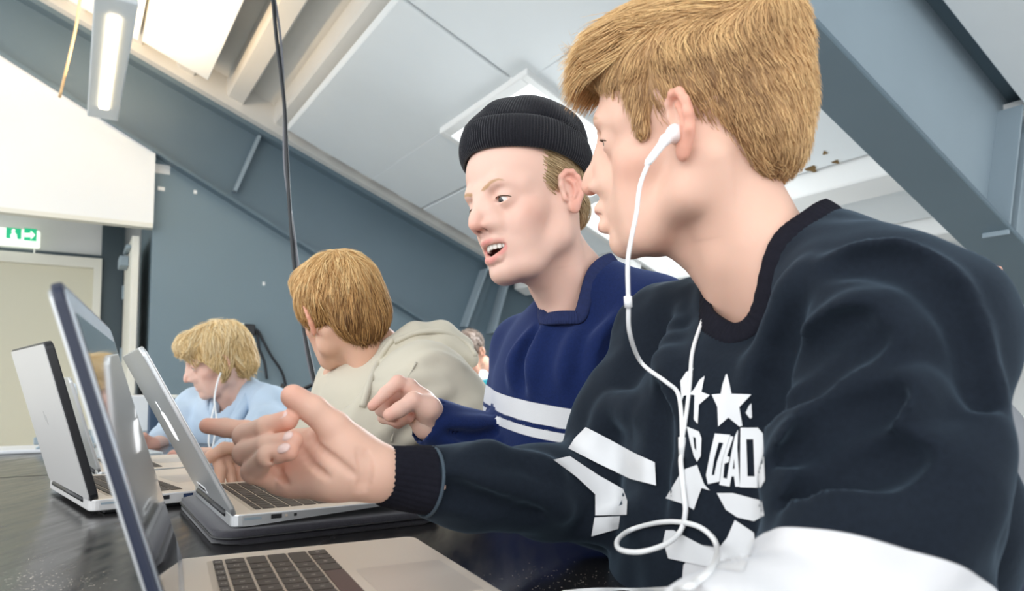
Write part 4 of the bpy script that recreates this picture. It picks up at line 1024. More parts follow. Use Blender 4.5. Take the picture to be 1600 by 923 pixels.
sweat = attach(link('sweatshirt', fastmesh('sweatshirt', V, Q, {'band': band}), M_SWEAT), p1_)
# ribbed collar and cuff
M_RIB = mat('black_rib_knit', (0.010, 0.010, 0.016), 0.9, noise=(200, 0.3, 3), bump=(500, 0.4, 0.001), spec=0.15)
def ribring(name, pts, w, th, ribs, m, parent, axis_pts=None, closed=True, amp=0.0008, nrm=None):
    """knitted band: profile w wide (along nrm) and th thick swept along pts, with fine ribs"""
    pts = np.asarray(pts); n = len(pts); cen = pts.mean(0)
    V, Fc = [], []
    prof = [(-.5, 0), (-.42, .8), (-.15, 1), (.15, 1), (.42, .8), (.5, 0), (.3, -.6), (-.3, -.6)]
    T = np.roll(pts, -1, 0) - np.roll(pts, 1, 0)
    if not closed: T = np.gradient(pts, axis=0)
    for i in range(n):
        tdir = T[i] / np.linalg.norm(T[i]); N = (nrm[i] if nrm is not None else pts[i] - cen); N = N - (N @ tdir) * tdir; N = N / np.linalg.norm(N); B = np.cross(tdir, N)
        rb_ = amp * math.cos(2 * math.pi * ribs * i / n)
        for a, b in prof: V.append(pts[i] + B * a * w + N * (b * th + (rb_ if b > 0.5 else 0)))
    k = len(prof)
    for i in range(n if closed else n - 1):
        for j in range(k): Fc.append((i * k + j, i * k + (j + 1) % k, ((i + 1) % n) * k + (j + 1) % k, ((i + 1) % n) * k + j))
    if not closed: Fc.append(tuple(range(k))); Fc.append(tuple((n - 1) * k + j for j in range(k))[::-1])
    return link(name, mesh_from(name, V, Fc), m, parent, True)
def rim(base, a, b, ra, rb, n=120, grow=0.002):
    """curve where the neck opening (a cone from a to b) leaves the garment"""
    ax = (b - a) / np.linalg.norm(b - a); e1 = np.cross(ax, EZ if abs(ax[2]) < .9 else np.array([1.0, 0, 0])); e1 /= np.linalg.norm(e1); e2 = np.cross(ax, e1)
    out, nr = [], []
    for i in range(n):
        th = 2 * math.pi * i / n; d = math.cos(th) * e1 + math.sin(th) * e2
        hs = np.linspace(-0.25, 1.3, 150)[:, None]; pts = a + (b - a) * hs + d * (ra + (rb - ra) * hs + grow)
        ins = np.nonzero(base.eval(pts) < 0)[0]
        out.append(pts[ins[-1]] if len(ins) else pts[0]); nr.append(d)
    out = np.array(out)
    for _ in range(40): out = (np.roll(out, 1, 0) + 2 * out + np.roll(out, -1, 0)) / 4
    return out, nr, ax
def rib_collar(name, base, a, b, ra, rb, w, th, m, parent, n=320, ribs=80, amp=.0005):
    out, nr, ax = rim(base, a, b, ra, rb, n)
    g = base.grad(out)
    # lie half on the cloth, half standing along the neck
    return ribring(name, out, w, th, ribs, m, parent, nrm=[gi * .75 + d * .5 for gi, d in zip(g, nr)], amp=amp)
rib_collar('collar', pre_sw, HA1, HB1, .050, .068, .024, .0045, M_RIB, sweat)
axw = wr - ER; axw = axw / np.linalg.norm(axw); e1 = np.cross(axw, EZ); e1 /= np.linalg.norm(e1); e2 = np.cross(axw, e1)
c0, c1_ = P(672, 752, .678), P(592, 739, .659)
cv, cq = [], []
for i in range(13):
    tt = i / 12; c = c0 * (1 - tt) + c1_ * tt; rad = 0.0305 - 0.005 * tt if i < 12 else 0.0225
    for j in range(96):
        a = 2 * math.pi * j / 96; rr = rad + 0.0006 * math.cos(a * 32) + 0.0012 * math.sin(a * 3 + tt * 4)
        cv.append(c + rr * (math.cos(a) * e1 + 1.06 * math.sin(a) * e2))
for i in range(12):
    for j in range(96): cq.append((i * 96 + j, i * 96 + (j + 1) % 96, (i + 1) * 96 + (j + 1) % 96, (i + 1) * 96 + j))
link('cuff', mesh_from('cuff', cv, cq), M_RIB, sweat, True)
# stitched seam beside the cuff
se = [WR + (0.0325) * (math.cos(a) * e1 + math.sin(a) * e2) for a in np.linspace(0, 2 * math.pi, 40)]
link('cuff_seam', tubemesh('cuff_seam', se, 0.0018, 6), mat('blue_black_seam', (0.05, 0.075, 0.10), 0.8), sweat, True)
# chest print
M_PRINT = mat('white_print', (0.74, 0.74, 0.75), 0.7, noise=(60, 0.03, 3))
def decal_band(ol): return decal('sleeve_band', sw, ol, M_PRINT, sweat, (), cuts=3, off=.0034)
def pr(name, ol, holes=()): return decal(name, sw, ol, M_PRINT, sweat, holes, cuts=3, off=.0018)
pr('star', [(1136, 584), (1139, 596), (1143, 615), (1174, 616), (1155, 636), (1160, 665), (1155, 666), (1138, 652), (1122, 666), (1121, 636), (1112, 616), (1126, 615), (1129, 600), (1134, 585)])
pr('star', [(1101, 587), (1096, 612), (1109, 617), (1092, 632), (1090, 662), (1084, 655), (1085, 617), (1077, 616), (1085, 607), (1093, 593)])
pr('star', [(1084, 575), (1080, 583), (1079, 616), (1068, 618), (1065, 628), (1063, 595), (1072, 581)])
pr('star', [(1174, 630), (1175, 652), (1172, 654), (1165, 645), (1170, 634)])
pr('letter_p', [(1073, 666), (1092, 674), (1096, 684), (1095, 712), (1089, 721), (1084, 712), (1078, 690)], [[(1083, 682), (1087, 684), (1088, 704), (1085, 700)]])
pr('letter_d', [(1117, 677), (1141, 679), (1128, 720), (1124, 752), (1106, 756), (1103, 742), (1110, 706)], [[(1123, 691), (1130, 692), (1120, 722), (1116, 742), (1112, 742), (1116, 716)]])
pr('letter_e', [(1146, 682), (1136, 712), (1140, 714), (1138, 722), (1132, 724), (1130, 746), (1136, 748), (1134, 759), (1124, 757), (1129, 718), (1141, 681)])
pr('letter_a', [(1153, 671), (1152, 700), (1156, 760), (1149, 760), (1147, 744), (1143, 744), (1140, 760), (1134, 759), (1140, 722), (1148, 682)], [[(1147, 716), (1145, 732), (1148, 732)]])
pr('letter_d', [(1157, 668), (1184, 668), (1192, 677), (1195, 750), (1188, 762), (1156, 761)], [[(1166, 686), (1177, 686), (1179, 744), (1168, 744)]])
pr('emblem_panel', [(1089, 726), (1100, 756), (1109, 766), (1096, 762), (1084, 796), (1070, 788), (1040, 778), (1066, 734)])
pr('emblem_panel', [(1120, 770), (1145, 770), (1190, 782), (1194, 805), (1178, 814), (1152, 808), (1134, 796)])
pr('emblem_panel', [(1040, 828), (1052, 828), (1090, 848), (1118, 862), (1136, 840), (1148, 812), (1178, 832), (1180, 850), (1160, 893), (1100, 884), (1044, 872), (1036, 845)])
decal_band([(915, 667), (950, 685), (990, 707), (1023, 722), (1025, 758), (985, 748), (935, 724), (888, 700), (898, 684)])
decal_band([(865, 718), (890, 712), (935, 742), (974, 764), (980, 782), (979, 804), (930, 805), (930, 772), (900, 744)])
decal_band([(929, 808), (969, 806), (966, 826), (924, 838)])
lowbody_ = lowbody(p1_, mid - EZ * .45 + np.array([0.03, 0, 0]), (-1, -.2, 0), M_JEANS); attach(lowbody_, p1_)
hip1 = mid - EZ * .45 + np.array([0.03, 0, 0])
stool((hip1[0], hip1[1]), hip1[2] - .11, 'wooden stool under the boy with white earphones')

# hair
hc1 = Sdf()
hc1.ell((0, -0.018, 0.040), (0.0775, 0.0965, 0.080), k=0.02)
hc1.ell((0, -0.075, -0.010), (0.060, 0.034, 0.055), k=0.03)
hc1.ell((0, 0.000, 0.098), (0.066, 0.088, 0.034), k=0.025, rot=(6, 0, 0))
hc1.ell((0.0, 0.075, 0.088), (0.050, 0.032, 0.026), k=0.02, rot=(-20, 0, 0))
hc1.ell((-0.005, -0.075, 0.085), (0.05, 0.035, 0.035), k=0.03)
hc1.ell((0, 0.030, 0.046), (0.0655, 0.060, 0.058), k=0.02)
hc1.half((0, 0.090, 0.060), (0, 0.70, -0.72), 0.008)                    # forehead hairline
for sx in (1, -1):
    hc1.ell((sx * 0.078, 0.082, -0.014), (0.040, 0.042, 0.056), k=0.006, op='s')         # temple
    hc1.ell((sx * 0.080, 0.000, -0.062), (0.040, 0.022, 0.072), k=0.006, op='s')         # around the ear
    hc1.ell((sx * 0.080, 0.060, -0.066), (0.050, 0.060, 0.060), k=0.006, op='s')
    hc1.ell((sx * 0.068, -0.035, -0.075), (0.034, 0.032, 0.060), k=0.006, op='s')        # behind the ear
    hc1.cone((sx * 0.068, 0.034, 0.030), (sx * 0.067, 0.032, -0.008), 0.011, 0.005, k=0.01)  # sideburn
hc1.half((0, -0.08, -0.060), (0, -0.35, -1), 0.01)
hc1.disp(wave(5, 8, 160, 0.002))
V, Q = hc1.mesh(0.0022); V = relax(V, Q, 1, 0.5)
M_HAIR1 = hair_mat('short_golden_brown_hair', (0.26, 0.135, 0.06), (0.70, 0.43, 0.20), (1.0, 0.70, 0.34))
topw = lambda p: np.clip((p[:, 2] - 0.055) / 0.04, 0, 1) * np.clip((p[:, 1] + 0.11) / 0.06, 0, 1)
tone1 = lambda p: 0.33 + 0.40 * topw(p) + 0.12 * np.sin(p[:, 1] * 210 + p[:, 2] * 120) * np.sin(p[:, 2] * 230 + p[:, 0] * 100) + 0.25 * np.clip((-p[:, 1] - .075) / .03, 0, 1)  # last term paints a pale highlight on the back of the head
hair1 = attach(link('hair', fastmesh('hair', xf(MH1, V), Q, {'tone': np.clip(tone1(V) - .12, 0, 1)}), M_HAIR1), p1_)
def flow1(p):
    tw = topw(p)[:, None]
    side = np.stack([np.zeros(len(p)), -0.35 + 0 * p[:, 0], -np.ones(len(p))], 1) + np.stack([np.zeros(len(p)), 0.55 * (p[:, 1] > 0.02), np.zeros(len(p))], 1)
    top = np.stack([-0.35 - 0 * p[:, 0], np.ones(len(p)), 0.25 - 4 * np.clip(p[:, 1] - 0.055, 0, 1)], 1)
    return side * (1 - tw) + top * tw
rt = sample_surface(V, Q, 19000, 1)
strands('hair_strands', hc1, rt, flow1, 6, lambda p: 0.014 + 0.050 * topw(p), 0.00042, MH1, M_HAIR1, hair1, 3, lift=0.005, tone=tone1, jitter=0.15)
# fringe falling over the forehead
fr = sample_surface(V, Q, 3400, 9, keep=lambda c: ((c[:, 1] > 0.045) & (c[:, 2] > 0.07)).astype(float))
strands('hair_fringe', hc1, fr, lambda p: np.stack([-0.55 + 0 * p[:, 0], np.ones(len(p)), -0.45 - 30 * np.clip(p[:, 1] - 0.082, 0, 1)], 1), 9, 0.040, 0.0005, MH1, M_HAIR1, hair1, 5, lift=0.004, tone=lambda p: 0.70 + 0.12 * np.sin(p[:, 0] * 260), jitter=0.14, hug=0.3)

# ------------------------------------------------------------------ white earphones of the boy in the black sweatshirt
M_WIRE = mat('white_earphone_plastic', (0.86, 0.86, 0.86), 0.35)
ear1 = xf(MH1, np.array([[-0.080, -0.002, -0.018]]))[0]
ep = empty('earphones', ear1, 0, 'white wired earphones hanging from the ear of the boy in black', 'earphones')
b0_ = ear1; stem = P(1000, 248, .60)
bud = Sdf(); st0, st1 = P(1040, 218, .606), P(1014, 252, .600)
bud.ell(ear1, (.0085, .0085, .0085), k=.004); bud.cone(ear1, st0, .0062, .0046, k=.004); bud.cone(st0, st1, .0042, .0034, k=.004); bud.cone(st1, st1 * 1.12 - st0 * .12, .0026, .0022, k=.001)
V, Q = bud.mesh(.0008); attach(link('earbud', fastmesh('earbud', V, Q), M_WIRE), ep)
ywp, _ = hit_many(sw, [(1066, 690), (1064, 640), (1058, 612)], off=.003)
cx_, _ = hit_many(sw, [(1040, 596), (1012, 580)], off=.012)
w1p = [st1, P(1000, 290, .60), P(995, 330, .60), P(987, 370, .60), P(981, 410, .602), P(982, 470, .61), P(984, 520, .625), P(1002, 566, .66)] + [cx_[0]] + [ywp[2], ywp[1], ywp[0]]
attach(tube('wire', spline(w1p, 8), 0.0020, M_WIRE), ep)
cc, _ = hit_many(sw, [(1112, 466), (1096, 505), (1082, 550), (1078, 600), (1072, 650)], off=.0025)
attach(tube('wire', spline(list(cc) + [ywp[0]], 8), 0.0019, M_WIRE), ep)
attach(tube('slider', [P(981, 463, .609), P(982, 480, .611)], 0.0036, M_WIRE), ep)
attach(tube('splitter', [ywp[0] + EZ * .004, ywp[0] - EZ * .012], 0.0034, M_WIRE), ep)
lowp, _ = hit_many(sw, [(1064, 720), (1068, 770), (1071, 800)], off=.004)
T3 = lambda x, y, h=.002: ontable(x, y, .75 + h)
loop_ = [P(1063, 830, .60)]
loop = list(lowp) + [P(1063, 830, .60), P(1040, 850, .585), P(1000, 862, .58), P(968, 858, .60), P(966, 842, .63), P(990, 826, .655), P(1040, 815, .655), P(1085, 820, .62), P(1112, 838, .575), P(1121, 860, .545), P(1114, 884, .53), P(1090, 908, .53), T3(1060, 921), T3(1000, 922), T3(930, 922), T3(880, 926)]
fixed = []
for q in loop:                     # keep the cable in front of the cloth
    r_ = q - CAMP; L_ = np.linalg.norm(r_); hh = sw.base.ray_cast(Vector(CAMP), Vector(r_ / L_), 3.0)
    fixed.append(CAMP + r_ / L_ * min(L_, hh[3] - .006) if hh[0] is not None else q)
loop = fixed
attach(tube('cable', spline([ywp[0] - EZ * .012] + loop, 8), 0.0023, M_WIRE), ep)

# ------------------------------------------------------------------ boy in black beanie and navy striped jumper
p2_ = person((0.12, 1.15, 0.0), 'laughing boy in a black knitted beanie and navy jumper with white stripes')
MH2 = pose((0.0221, 1.0559, 1.2188), (-0.735, -0.660, -0.150), (-0.187, -0.011, 0.982), scale=0.985)
nb2 = xf(np.linalg.inv(MH2), P(900, 482, 1.10)[None])[0]
hs2 = head_sdf('open', jaw=0.006, neck=nb2, earout=2, eyez=-.006, lid=.0043)
V, Q = hs2.mesh(0.0016); V = relax(V, Q, 1, 0.3)
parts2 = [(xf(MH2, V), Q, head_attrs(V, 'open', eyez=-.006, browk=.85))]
idx2 = J((640, 604, 1.085), (622, 597, 1.075), (602, 614, 1.065), (582, 634, 1.055)); mid2 = J((634, 610, 1.10), (604, 622, 1.095), (596, 640, 1.085), (614, 650, 1.075))
rin2 = J((640, 618, 1.115), (604, 638, 1.11), (600, 652, 1.10), (620, 658, 1.085)); pin2 = J((652, 630, 1.12), (618, 652, 1.11), (622, 660, 1.095), (640, 652, 1.072))
thu2 = J((670, 638, 1.07), (646, 626, 1.055), (624, 640, 1.045), (609, 648, 1.04))
wr2 = P(676, 656, 1.10)
ch2 = [(idx2, [.011, .0108, .0095, .0078]), (mid2, [.011, .0108, .0098, .0085]), (rin2, [.0108, .0104, .0095, .0082]), (pin2, [.010, .0095, .0088, .0078]), (thu2, [.015, .0130, .0115, .010])]
palm2 = [([wr2, P(660, 630, 1.095), idx2[0]], [.022, .019, .013]), ([wr2, P(655, 635, 1.105), mid2[0]], [.022, .019, .013]), ([wr2, P(658, 642, 1.115), rin2[0]], [.022, .018, .013]), ([wr2, P(660, 655, 1.115), pin2[0]], [.021, .017, .012]), ([wr2, thu2[0], thu2[1]], [.020, .017, .013])]
V, Q, _ = hand(ch2, palm2, 0.0015, pk=.013)
tipb = np.zeros(len(V))
for c_ in ch2: tipb = np.maximum(tipb, 0.5 * np.exp(-(np.linalg.norm(V - c_[0][-1], axis=1) / 0.013) ** 2)); tipb = np.maximum(tipb, 0.35 * np.exp(-(np.linalg.norm(V - c_[0][1], axis=1) / 0.012) ** 2))
parts2.append((V, Q, {'blush': tipb}))
LS2, RS2 = P(1022, 500, 1.03), P(822, 545, 1.27); ER2, WR2 = P(802, 712, 1.19), P(672, 659, 1.10); EL2, WL2 = P(1015, 720, .99), P(965, 775, 1.03)
mid_2 = (LS2 + RS2) / 2; FR2 = frame(RS2 - LS2)
if FR2[:, 1] @ np.array([-1, 0, 0]) < 0: FR2[:, 1] *= -1
fw2 = FR2[:, 1]
s = Sdf(); s.chain([RS2, ER2, WR2, wr2], [.04, .035, .026, .022], k=.02); s.chain([LS2, EL2, WL2], [.04, .035, .026], k=.02); s.chain([mid_2 - EZ * .1, mid_2 - EZ * .36], [.08, .09], k=.04)
s.cone(mid_2 - EZ * .08, P(900, 482, 1.11), .06, .04, k=.03); s.cone(LS2 - EZ * .02, mid_2 - EZ * .06, .04, .05, k=.04); s.cone(RS2 - EZ * .02, mid_2 - EZ * .06, .04, .05, k=.04)
V, Q = s.mesh(.010); parts2.append((V, Q, {}))
V, Q, A = merge(parts2); body2 = attach(link('body', fastmesh('body', V, Q, A), S_PALE), p2_)
add_eyes(body2, MH2, (0.22, 1, -0.36), -.006, .0043)
# teeth, upper row
for i in range(-3, 4):
    a = i * 0.36; c = np.array([0.0195 * math.sin(a), 0.0700 + 0.0195 * math.cos(a) , -0.0715 - 0.0005 * abs(i)]); V, Q = sphere_vq((0, 0, 0), 1, 8, 10)
    Rz = np.array(Matrix.Rotation(-a, 3, 'Z')); V = (np.sign(V) * np.abs(V) ** 0.6 * np.array([0.0036, 0.0022, 0.0046])) @ Rz.T + c
    link('tooth', fastmesh('tooth', xf(MH2, V), Q), M_TEETH, body2)
tg = Sdf(); tg.ell((0, 0.070, -0.0895), (0.014, 0.016, 0.005)); V, Q = tg.mesh(.0016); link('tongue', fastmesh('tongue', xf(MH2, V), Q), mat('tongue_pink', (0.55, 0.12, 0.11), 0.4), body2)
# jumper
jp = Sdf()
jp.ell(mid_2 - EZ * .11 + fw2 * .015, (.165, .125, .17), k=.05, rot=FR2); jp.ell(mid_2 - EZ * .27 + fw2 * .03, (.16, .125, .16), k=.05, rot=FR2); jp.ell(mid_2 - EZ * .42 + fw2 * .02, (.155, .12, .12), k=.05, rot=FR2)
jp.cone(mid_2 - EZ * .01, P(903, 470, 1.12), .095, .055, k=.05); jp.cone(LS2, P(935, 448, 1.08), .058, .045, k=.05); jp.cone(RS2, P(872, 500, 1.16), .055, .04, k=.04)
jp.chain([LS2, LS2 * .5 + EL2 * .5, EL2, WL2], [.064, .060, .056, .042], k=.03)
jp.chain([RS2, RS2 * .5 + ER2 * .5, ER2], [.060, .056, .052], k=.03); jp.chain([ER2, ER2 * .5 + WR2 * .5, WR2], [.052, .045, .040], k=.02)
base_jp = Sdf(); base_jp.ops = list(jp.ops)
for pts, r in ((((800, 600), (806, 560), (830, 520)), .008), (((830, 610), (836, 560), (850, 510)), .007), (((925, 600), (935, 540), (975, 490)), .010), (((960, 590), (985, 530), (1010, 490)), .010), (((880, 600), (885, 560), (900, 520)), .006), (((700, 690), (740, 700), (775, 690)), .008), (((700, 660), (735, 665), (770, 660)), .007)):
    ridge(jp, pts, r, src=base_jp, d0=.8)
for pts, r in ((((945, 600), (960, 540), (995, 490)), .009), (((815, 610), (820, 560), (840, 515)), .006), (((700, 675), (740, 683), (775, 676)), .006)):
    groove(jp, pts, r, src=base_jp, d0=.8)
jp.disp(wave(13, 9, 60, 0.005))
jp.half(WR2 + (WR2 - ER2) / np.linalg.norm(WR2 - ER2) * .012, WR2 - ER2, .002)
jp.cone(WR2 + (WR2 - ER2) * .4, WR2 - (WR2 - ER2) * .10, .036, .032, k=.003, op='s')
HA2, HB2 = P(897, 474, 1.085), P(900, 360, 1.09)
pre_jp = Sdf(); pre_jp.ops = list(jp.ops); jp.cone(HA2, HB2, .050, .064, k=.006, op='s')
V, Q = jp.mesh(.0052); V = relax(V, Q, 2, .5)
q1_, q2_ = P(785, 620, 1.07), P(932, 643, 1.0); nrm2 = np.cross(q2_ - q1_, fw2); nrm2 /= np.linalg.norm(nrm2); nrm2 = nrm2 * np.sign(nrm2[2])
h2 = (q1_ - V) @ nrm2
seg, t, dist = nearest_seg(V, [(RS2, ER2), (ER2, WR2), (LS2, EL2), (mid_2 + EZ * .02, mid_2 - EZ * .45)])
b2 = np.maximum(np.minimum(h2, .029 - h2), np.minimum(h2 - .036, .049 - h2)); b2[(seg == 1) & (dist < .062)] = -.05
M_JUMP = attr_mix('navy_wool_jersey', (0.008, 0.018, 0.082), [('band', -0.0006, 0.0006, (0.74, 0.74, 0.75))], rough=0.9, noise=(300, 0.30, 4), sheen=0.35, bump=(700, 0.35, 0.0012), spec=0.12)
M_JUMP.node_tree.nodes['Principled BSDF'].inputs['Sheen Tint'].default_value = (0.35, 0.45, 0.8, 1)
jump = attach(link('jumper', fastmesh('jumper', V, Q, {'band': b2}), M_JUMP), p2_)
rib_collar('collar', pre_jp, HA2, HB2, .050, .064, .022, .0035, mat('navy_rib', (0.010, 0.020, 0.085), .9, noise=(200, .3, 3), bump=(500, .4, .001)), jump)
attach(lowbody(p2_, mid_2 - EZ * .46, (-1, -.5, 0), M_JEANS), p2_)
stool((mid_2[0], mid_2[1]), (mid_2 - EZ * .46)[2] - .11, 'wooden stool under the boy in the beanie')
# beanie
def knit_hat(name, M4, m, parent, rx=.0850, ry=.1045, tilt=17, base=(0, -.012, .044), ribs=140):
    prof = [(.93, .004), (.985, -.004), (1.035, .000), (1.072, .010), (1.085, .024), (1.07, .040), (1.035, .050), (.995, .049), (.975, .052), (.985, .060), (.965, .072), (.915, .086), (.82, .099), (.68, .109), (.48, .116), (.25, .120), (.04, .121)]
    pr_ = spline([np.array([a, b, 0]) for a, b in prof], 4)[:, :2]; n = 700
    V, Q = [], []
    for i, (rs, z) in enumerate(pr_):
        for j in range(n):
            a = 2 * math.pi * j / n
            rib = 0.0007 * math.cos(a * ribs) * min(1, rs * 1.4)
            wv = 0.0022 * math.sin(3 * a + 1.0 + z * 60) + 0.0014 * math.sin(7 * a + z * 90)
            V.append(((rx * rs + rib + wv * (z > .05)) * math.cos(a), (ry * rs + rib + wv * (z > .05)) * math.sin(a) - (0.014 * max(0, z - .05) / .07), z * 0.92 + 0.0016 * math.sin(2 * a + .6) + 0.0008 * math.sin(5 * a)))
    for i in range(len(pr_) - 1):
        for j in range(n): Q.append((i * n + j, i * n + (j + 1) % n, (i + 1) * n + (j + 1) % n, (i + 1) * n + j))
    V = np.array(V) @ np.array(Matrix.Rotation(math.radians(tilt), 3, 'X')).T + np.array(base)
    return link(name, fastmesh(name, xf(M4, V), np.array(Q)), m, parent)
M_KNIT = mat('black_ribbed_knit', (0.010, 0.010, 0.014), 0.95, noise=(500, 0.6, 3), bump=(900, 0.6, 0.0015), sheen=0.25, spec=0.1)
attach(knit_hat('beanie', MH2, M_KNIT, None), p2_)
# hair below the beanie
hc2 = Sdf(); hc2.ell((0, -0.014, 0.030), (0.0768, 0.0965, 0.080), k=.02); hc2.ell((0, -0.062, -0.026), (0.062, 0.036, 0.036), k=.02)
hc2.half((0, 0.0, 0.080), (0, -0.3, 1), .004)
for sx in (1, -1):
    hc2.ell((sx * .06, .110, .02), (.06, .062, .09), k=.005, op='s'); hc2.ell((sx * .085, -.004, -.050), (.03, .026, .056), k=.005, op='s'); hc2.ell((sx * .07, .055, -.055), (.05, .062, .068), k=.005, op='s')
hc2.half((0, -.08, -.056), (0, -.1, -1), .006); hc2.half((0, 0.062, 0), (0, 1, 0), .005)
V, Q = hc2.mesh(.0024)
M_HAIR2 = hair_mat('dark_blond_hair', (0.22, 0.14, 0.07), (0.52, 0.37, 0.20), (0.82, 0.64, 0.40))
hair2 = attach(link('hair', fastmesh('hair', xf(MH2, V), Q, {'tone': np.full(len(V), .35)}), M_HAIR2), p2_)
rt = sample_surface(V, Q, 3800, 4, keep=lambda c: ((c[:, 2] < .062) & (c[:, 1] < .030)).astype(float))
strands('hair_strands', hc2, rt, lambda p: np.stack([0 * p[:, 0], -1.2 + 0.9 * (p[:, 1] < -.03), -0.75 - 0.5 * (p[:, 1] < -.03)], 1), 5, .020, .0005, MH2, M_HAIR2, hair2, 6, lift=.003, tone=lambda p: .5 + .2 * np.sin(p[:, 1] * 300), jitter=.07)

# ------------------------------------------------------------------ boy in beige hoodie, seen from behind
def forward_frame(L, R_):
    fr_ = frame(R_ - L)
    if fr_[:, 1] @ np.array([-1, 0, 0]) < 0: fr_[:, 1] *= -1
    return fr_
p3_ = person((-0.1, 1.5, 0.0), 'boy with golden-brown hair in a beige hoodie, head turned away')
MH3 = pose(P(531, 484, 1.46), (-0.66, 0.735, -0.12), (-0.22, -0.10, 0.97), scale=0.97)
nb3 = xf(np.linalg.inv(MH3), P(592, 560, 1.50)[None])[0]
hs3 = head_sdf('closed', neck=nb3); V, Q = hs3.mesh(.0028); V = relax(V, Q, 1, .3)
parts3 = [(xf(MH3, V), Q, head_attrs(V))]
# hand on the trackpad
wr3 = P(402, 700, 1.24)
f3 = [J((352, 708, 1.21), (338, 712, 1.195), (345, 735, 1.185), (343, 755, 1.18)), J((362, 712, 1.22), (350, 716, 1.205), (358, 735, 1.20), (362, 752, 1.195)), J((372, 716, 1.235), (366, 722, 1.225), (374, 738, 1.22), (378, 752, 1.215)),
      J((380, 722, 1.25), (382, 730, 1.245), (386, 742, 1.24), (386, 752, 1.235)), J((385, 715, 1.20), (360, 728, 1.185), (345, 735, 1.175), (332, 742, 1.17))]
f3[4] = J((378, 700, 1.205), (350, 700, 1.19), (330, 712, 1.18), (318, 722, 1.175))
ch3 = [(f, [.0105, .0100, .0090, .0076]) for f in f3]
palm3 = [([wr3, f[0]], [.021, .0125]) for f in f3]
V, Q, _ = hand(ch3, palm3, .002, pk=.012); parts3.append((V, Q, {}))
LS3, RS3 = P(650, 602, 1.36), P(540, 600, 1.66); EL3 = P(560, 705, 1.27); WL3 = P(440, 705, 1.24); ER3, WR3 = P(500, 690, 1.60), P(528, 606, 1.55)
s = Sdf(); s.chain([LS3, EL3, WL3, wr3], [.04, .035, .026, .022], k=.02); s.chain([RS3, ER3, WR3, P(526, 586, 1.53)], [.04, .035, .026, .03], k=.02)
for k_ in range(4): s.chain([P(526, 586, 1.53), P(520 + k_ * 5, 572 + k_ * 2, 1.50 + .006 * k_), P(530 + k_ * 4, 570 + k_ * 3, 1.49)], [.012, .011, .009], k=.004)
mid_3 = (LS3 + RS3) / 2; FR3 = forward_frame(LS3, RS3); fw3 = FR3[:, 1]
hip3 = P(790, 820, 1.42); hip3[2] = .62
s.chain([mid_3 - EZ * .05 - fw3 * .02, hip3], [.09, .10], k=.04); s.cone(mid_3 - EZ * .05, P(592, 565, 1.50), .06, .04, k=.03)
V, Q = s.mesh(.008); parts3.append((V, Q, {}))
V, Q, A = merge(parts3); body3 = attach(link('body', fastmesh('body', V, Q, A), S_WARM), p3_)
hd = Sdf()
bk = -fw3
hd.ell(mid_3 - EZ * .075 + bk * .02, (.18, .125, .12), k=.05, rot=FR3)
hd.cone(mid_3 - EZ * .06 + bk * .02, hip3 + EZ * .06, .125, .15, k=.08); hd.cone(LS3 + bk * .03, hip3 + EZ * .1, .085, .12, k=.06)
hd.cone(mid_3 - EZ * .03, P(606, 556, 1.50), .09, .058, k=.04)
hd.chain([LS3, EL3, WL3], [.074, .066, .046], k=.04); hd.chain([RS3, ER3, WR3], [.07, .06, .042], k=.04)
# hood, lying on the back
hd.chain([P(590, 565, 1.42), P(612, 546, 1.43), P(650, 526, 1.45), P(690, 521, 1.48), P(724, 542, 1.50)], [.015, .023, .029, .030, .026], k=.012)
hd.chain([P(588, 580, 1.42), P(575, 610, 1.40), P(562, 640, 1.38)], [.016, .014, .010], k=.015)
hd.chain([P(640, 540, 1.44), P(690, 535, 1.46), P(735, 560, 1.47)], [.026, .028, .02], k=.02)
base_hd = Sdf(); base_hd.ops = list(hd.ops)
for pts, r in ((((585, 690), (640, 640), (700, 610)), .010), (((620, 700), (690, 660), (750, 625)), .010), (((600, 610), (640, 590), (690, 590)), .008), (((640, 570), (680, 555), (720, 570)), .007), (((540, 680), (560, 630), (590, 600)), .008)):
    ridge(hd, pts, r, src=base_hd, d0=1.0)
hd.disp(wave(21, 9, 45, .006)); hd.disp(wave(22, 8, 110, .002))
pre_hd = Sdf(); pre_hd.ops = list(hd.ops)
HA3, HB3 = P(596, 556, 1.50), P(570, 470, 1.48); hd.cone(HA3, HB3, .053, .066, k=.006, op='s')
hd.half(WL3 + (WL3 - EL3) / np.linalg.norm(WL3 - EL3) * .03, WL3 - EL3, .003)
V, Q = hd.mesh(.0065); V = relax(V, Q, 2, .5)
M_HOOD = mat('beige_cotton_fleece', (0.64, 0.59, 0.48), 0.95, noise=(6, 0.06, 4), bump=(260, .15, .001), sheen=.2, spec=.1)
hood = attach(link('hoodie', fastmesh('hoodie', V, Q), M_HOOD), p3_)
hb_ = bvh_of(V, Q)
for nm_, pts_, r_ in (('hood_edge', ((614, 530), (600, 548), (588, 572), (576, 602), (566, 636)), .0065), ('hood_edge', ((616, 534), (650, 520), (690, 518), (726, 534), (744, 556)), .006), ('shoulder_seam', ((650, 566), (632, 600), (618, 640), (612, 690)), .0025)):
    q_, ok_ = hit_many(hb_, pts_, d0=1.0, off=.001)
    if ok_.all(): link(nm_, tubemesh(nm_, spline(list(q_), 6), r_, 8), M_HOOD, hood, True)
attach(lowbody(p3_, hip3, (-1, -.2, 0), M_JEANS), p3_); stool((hip3[0], hip3[1]), hip3[2] - .11, 'wooden stool under the boy in the beige hoodie')
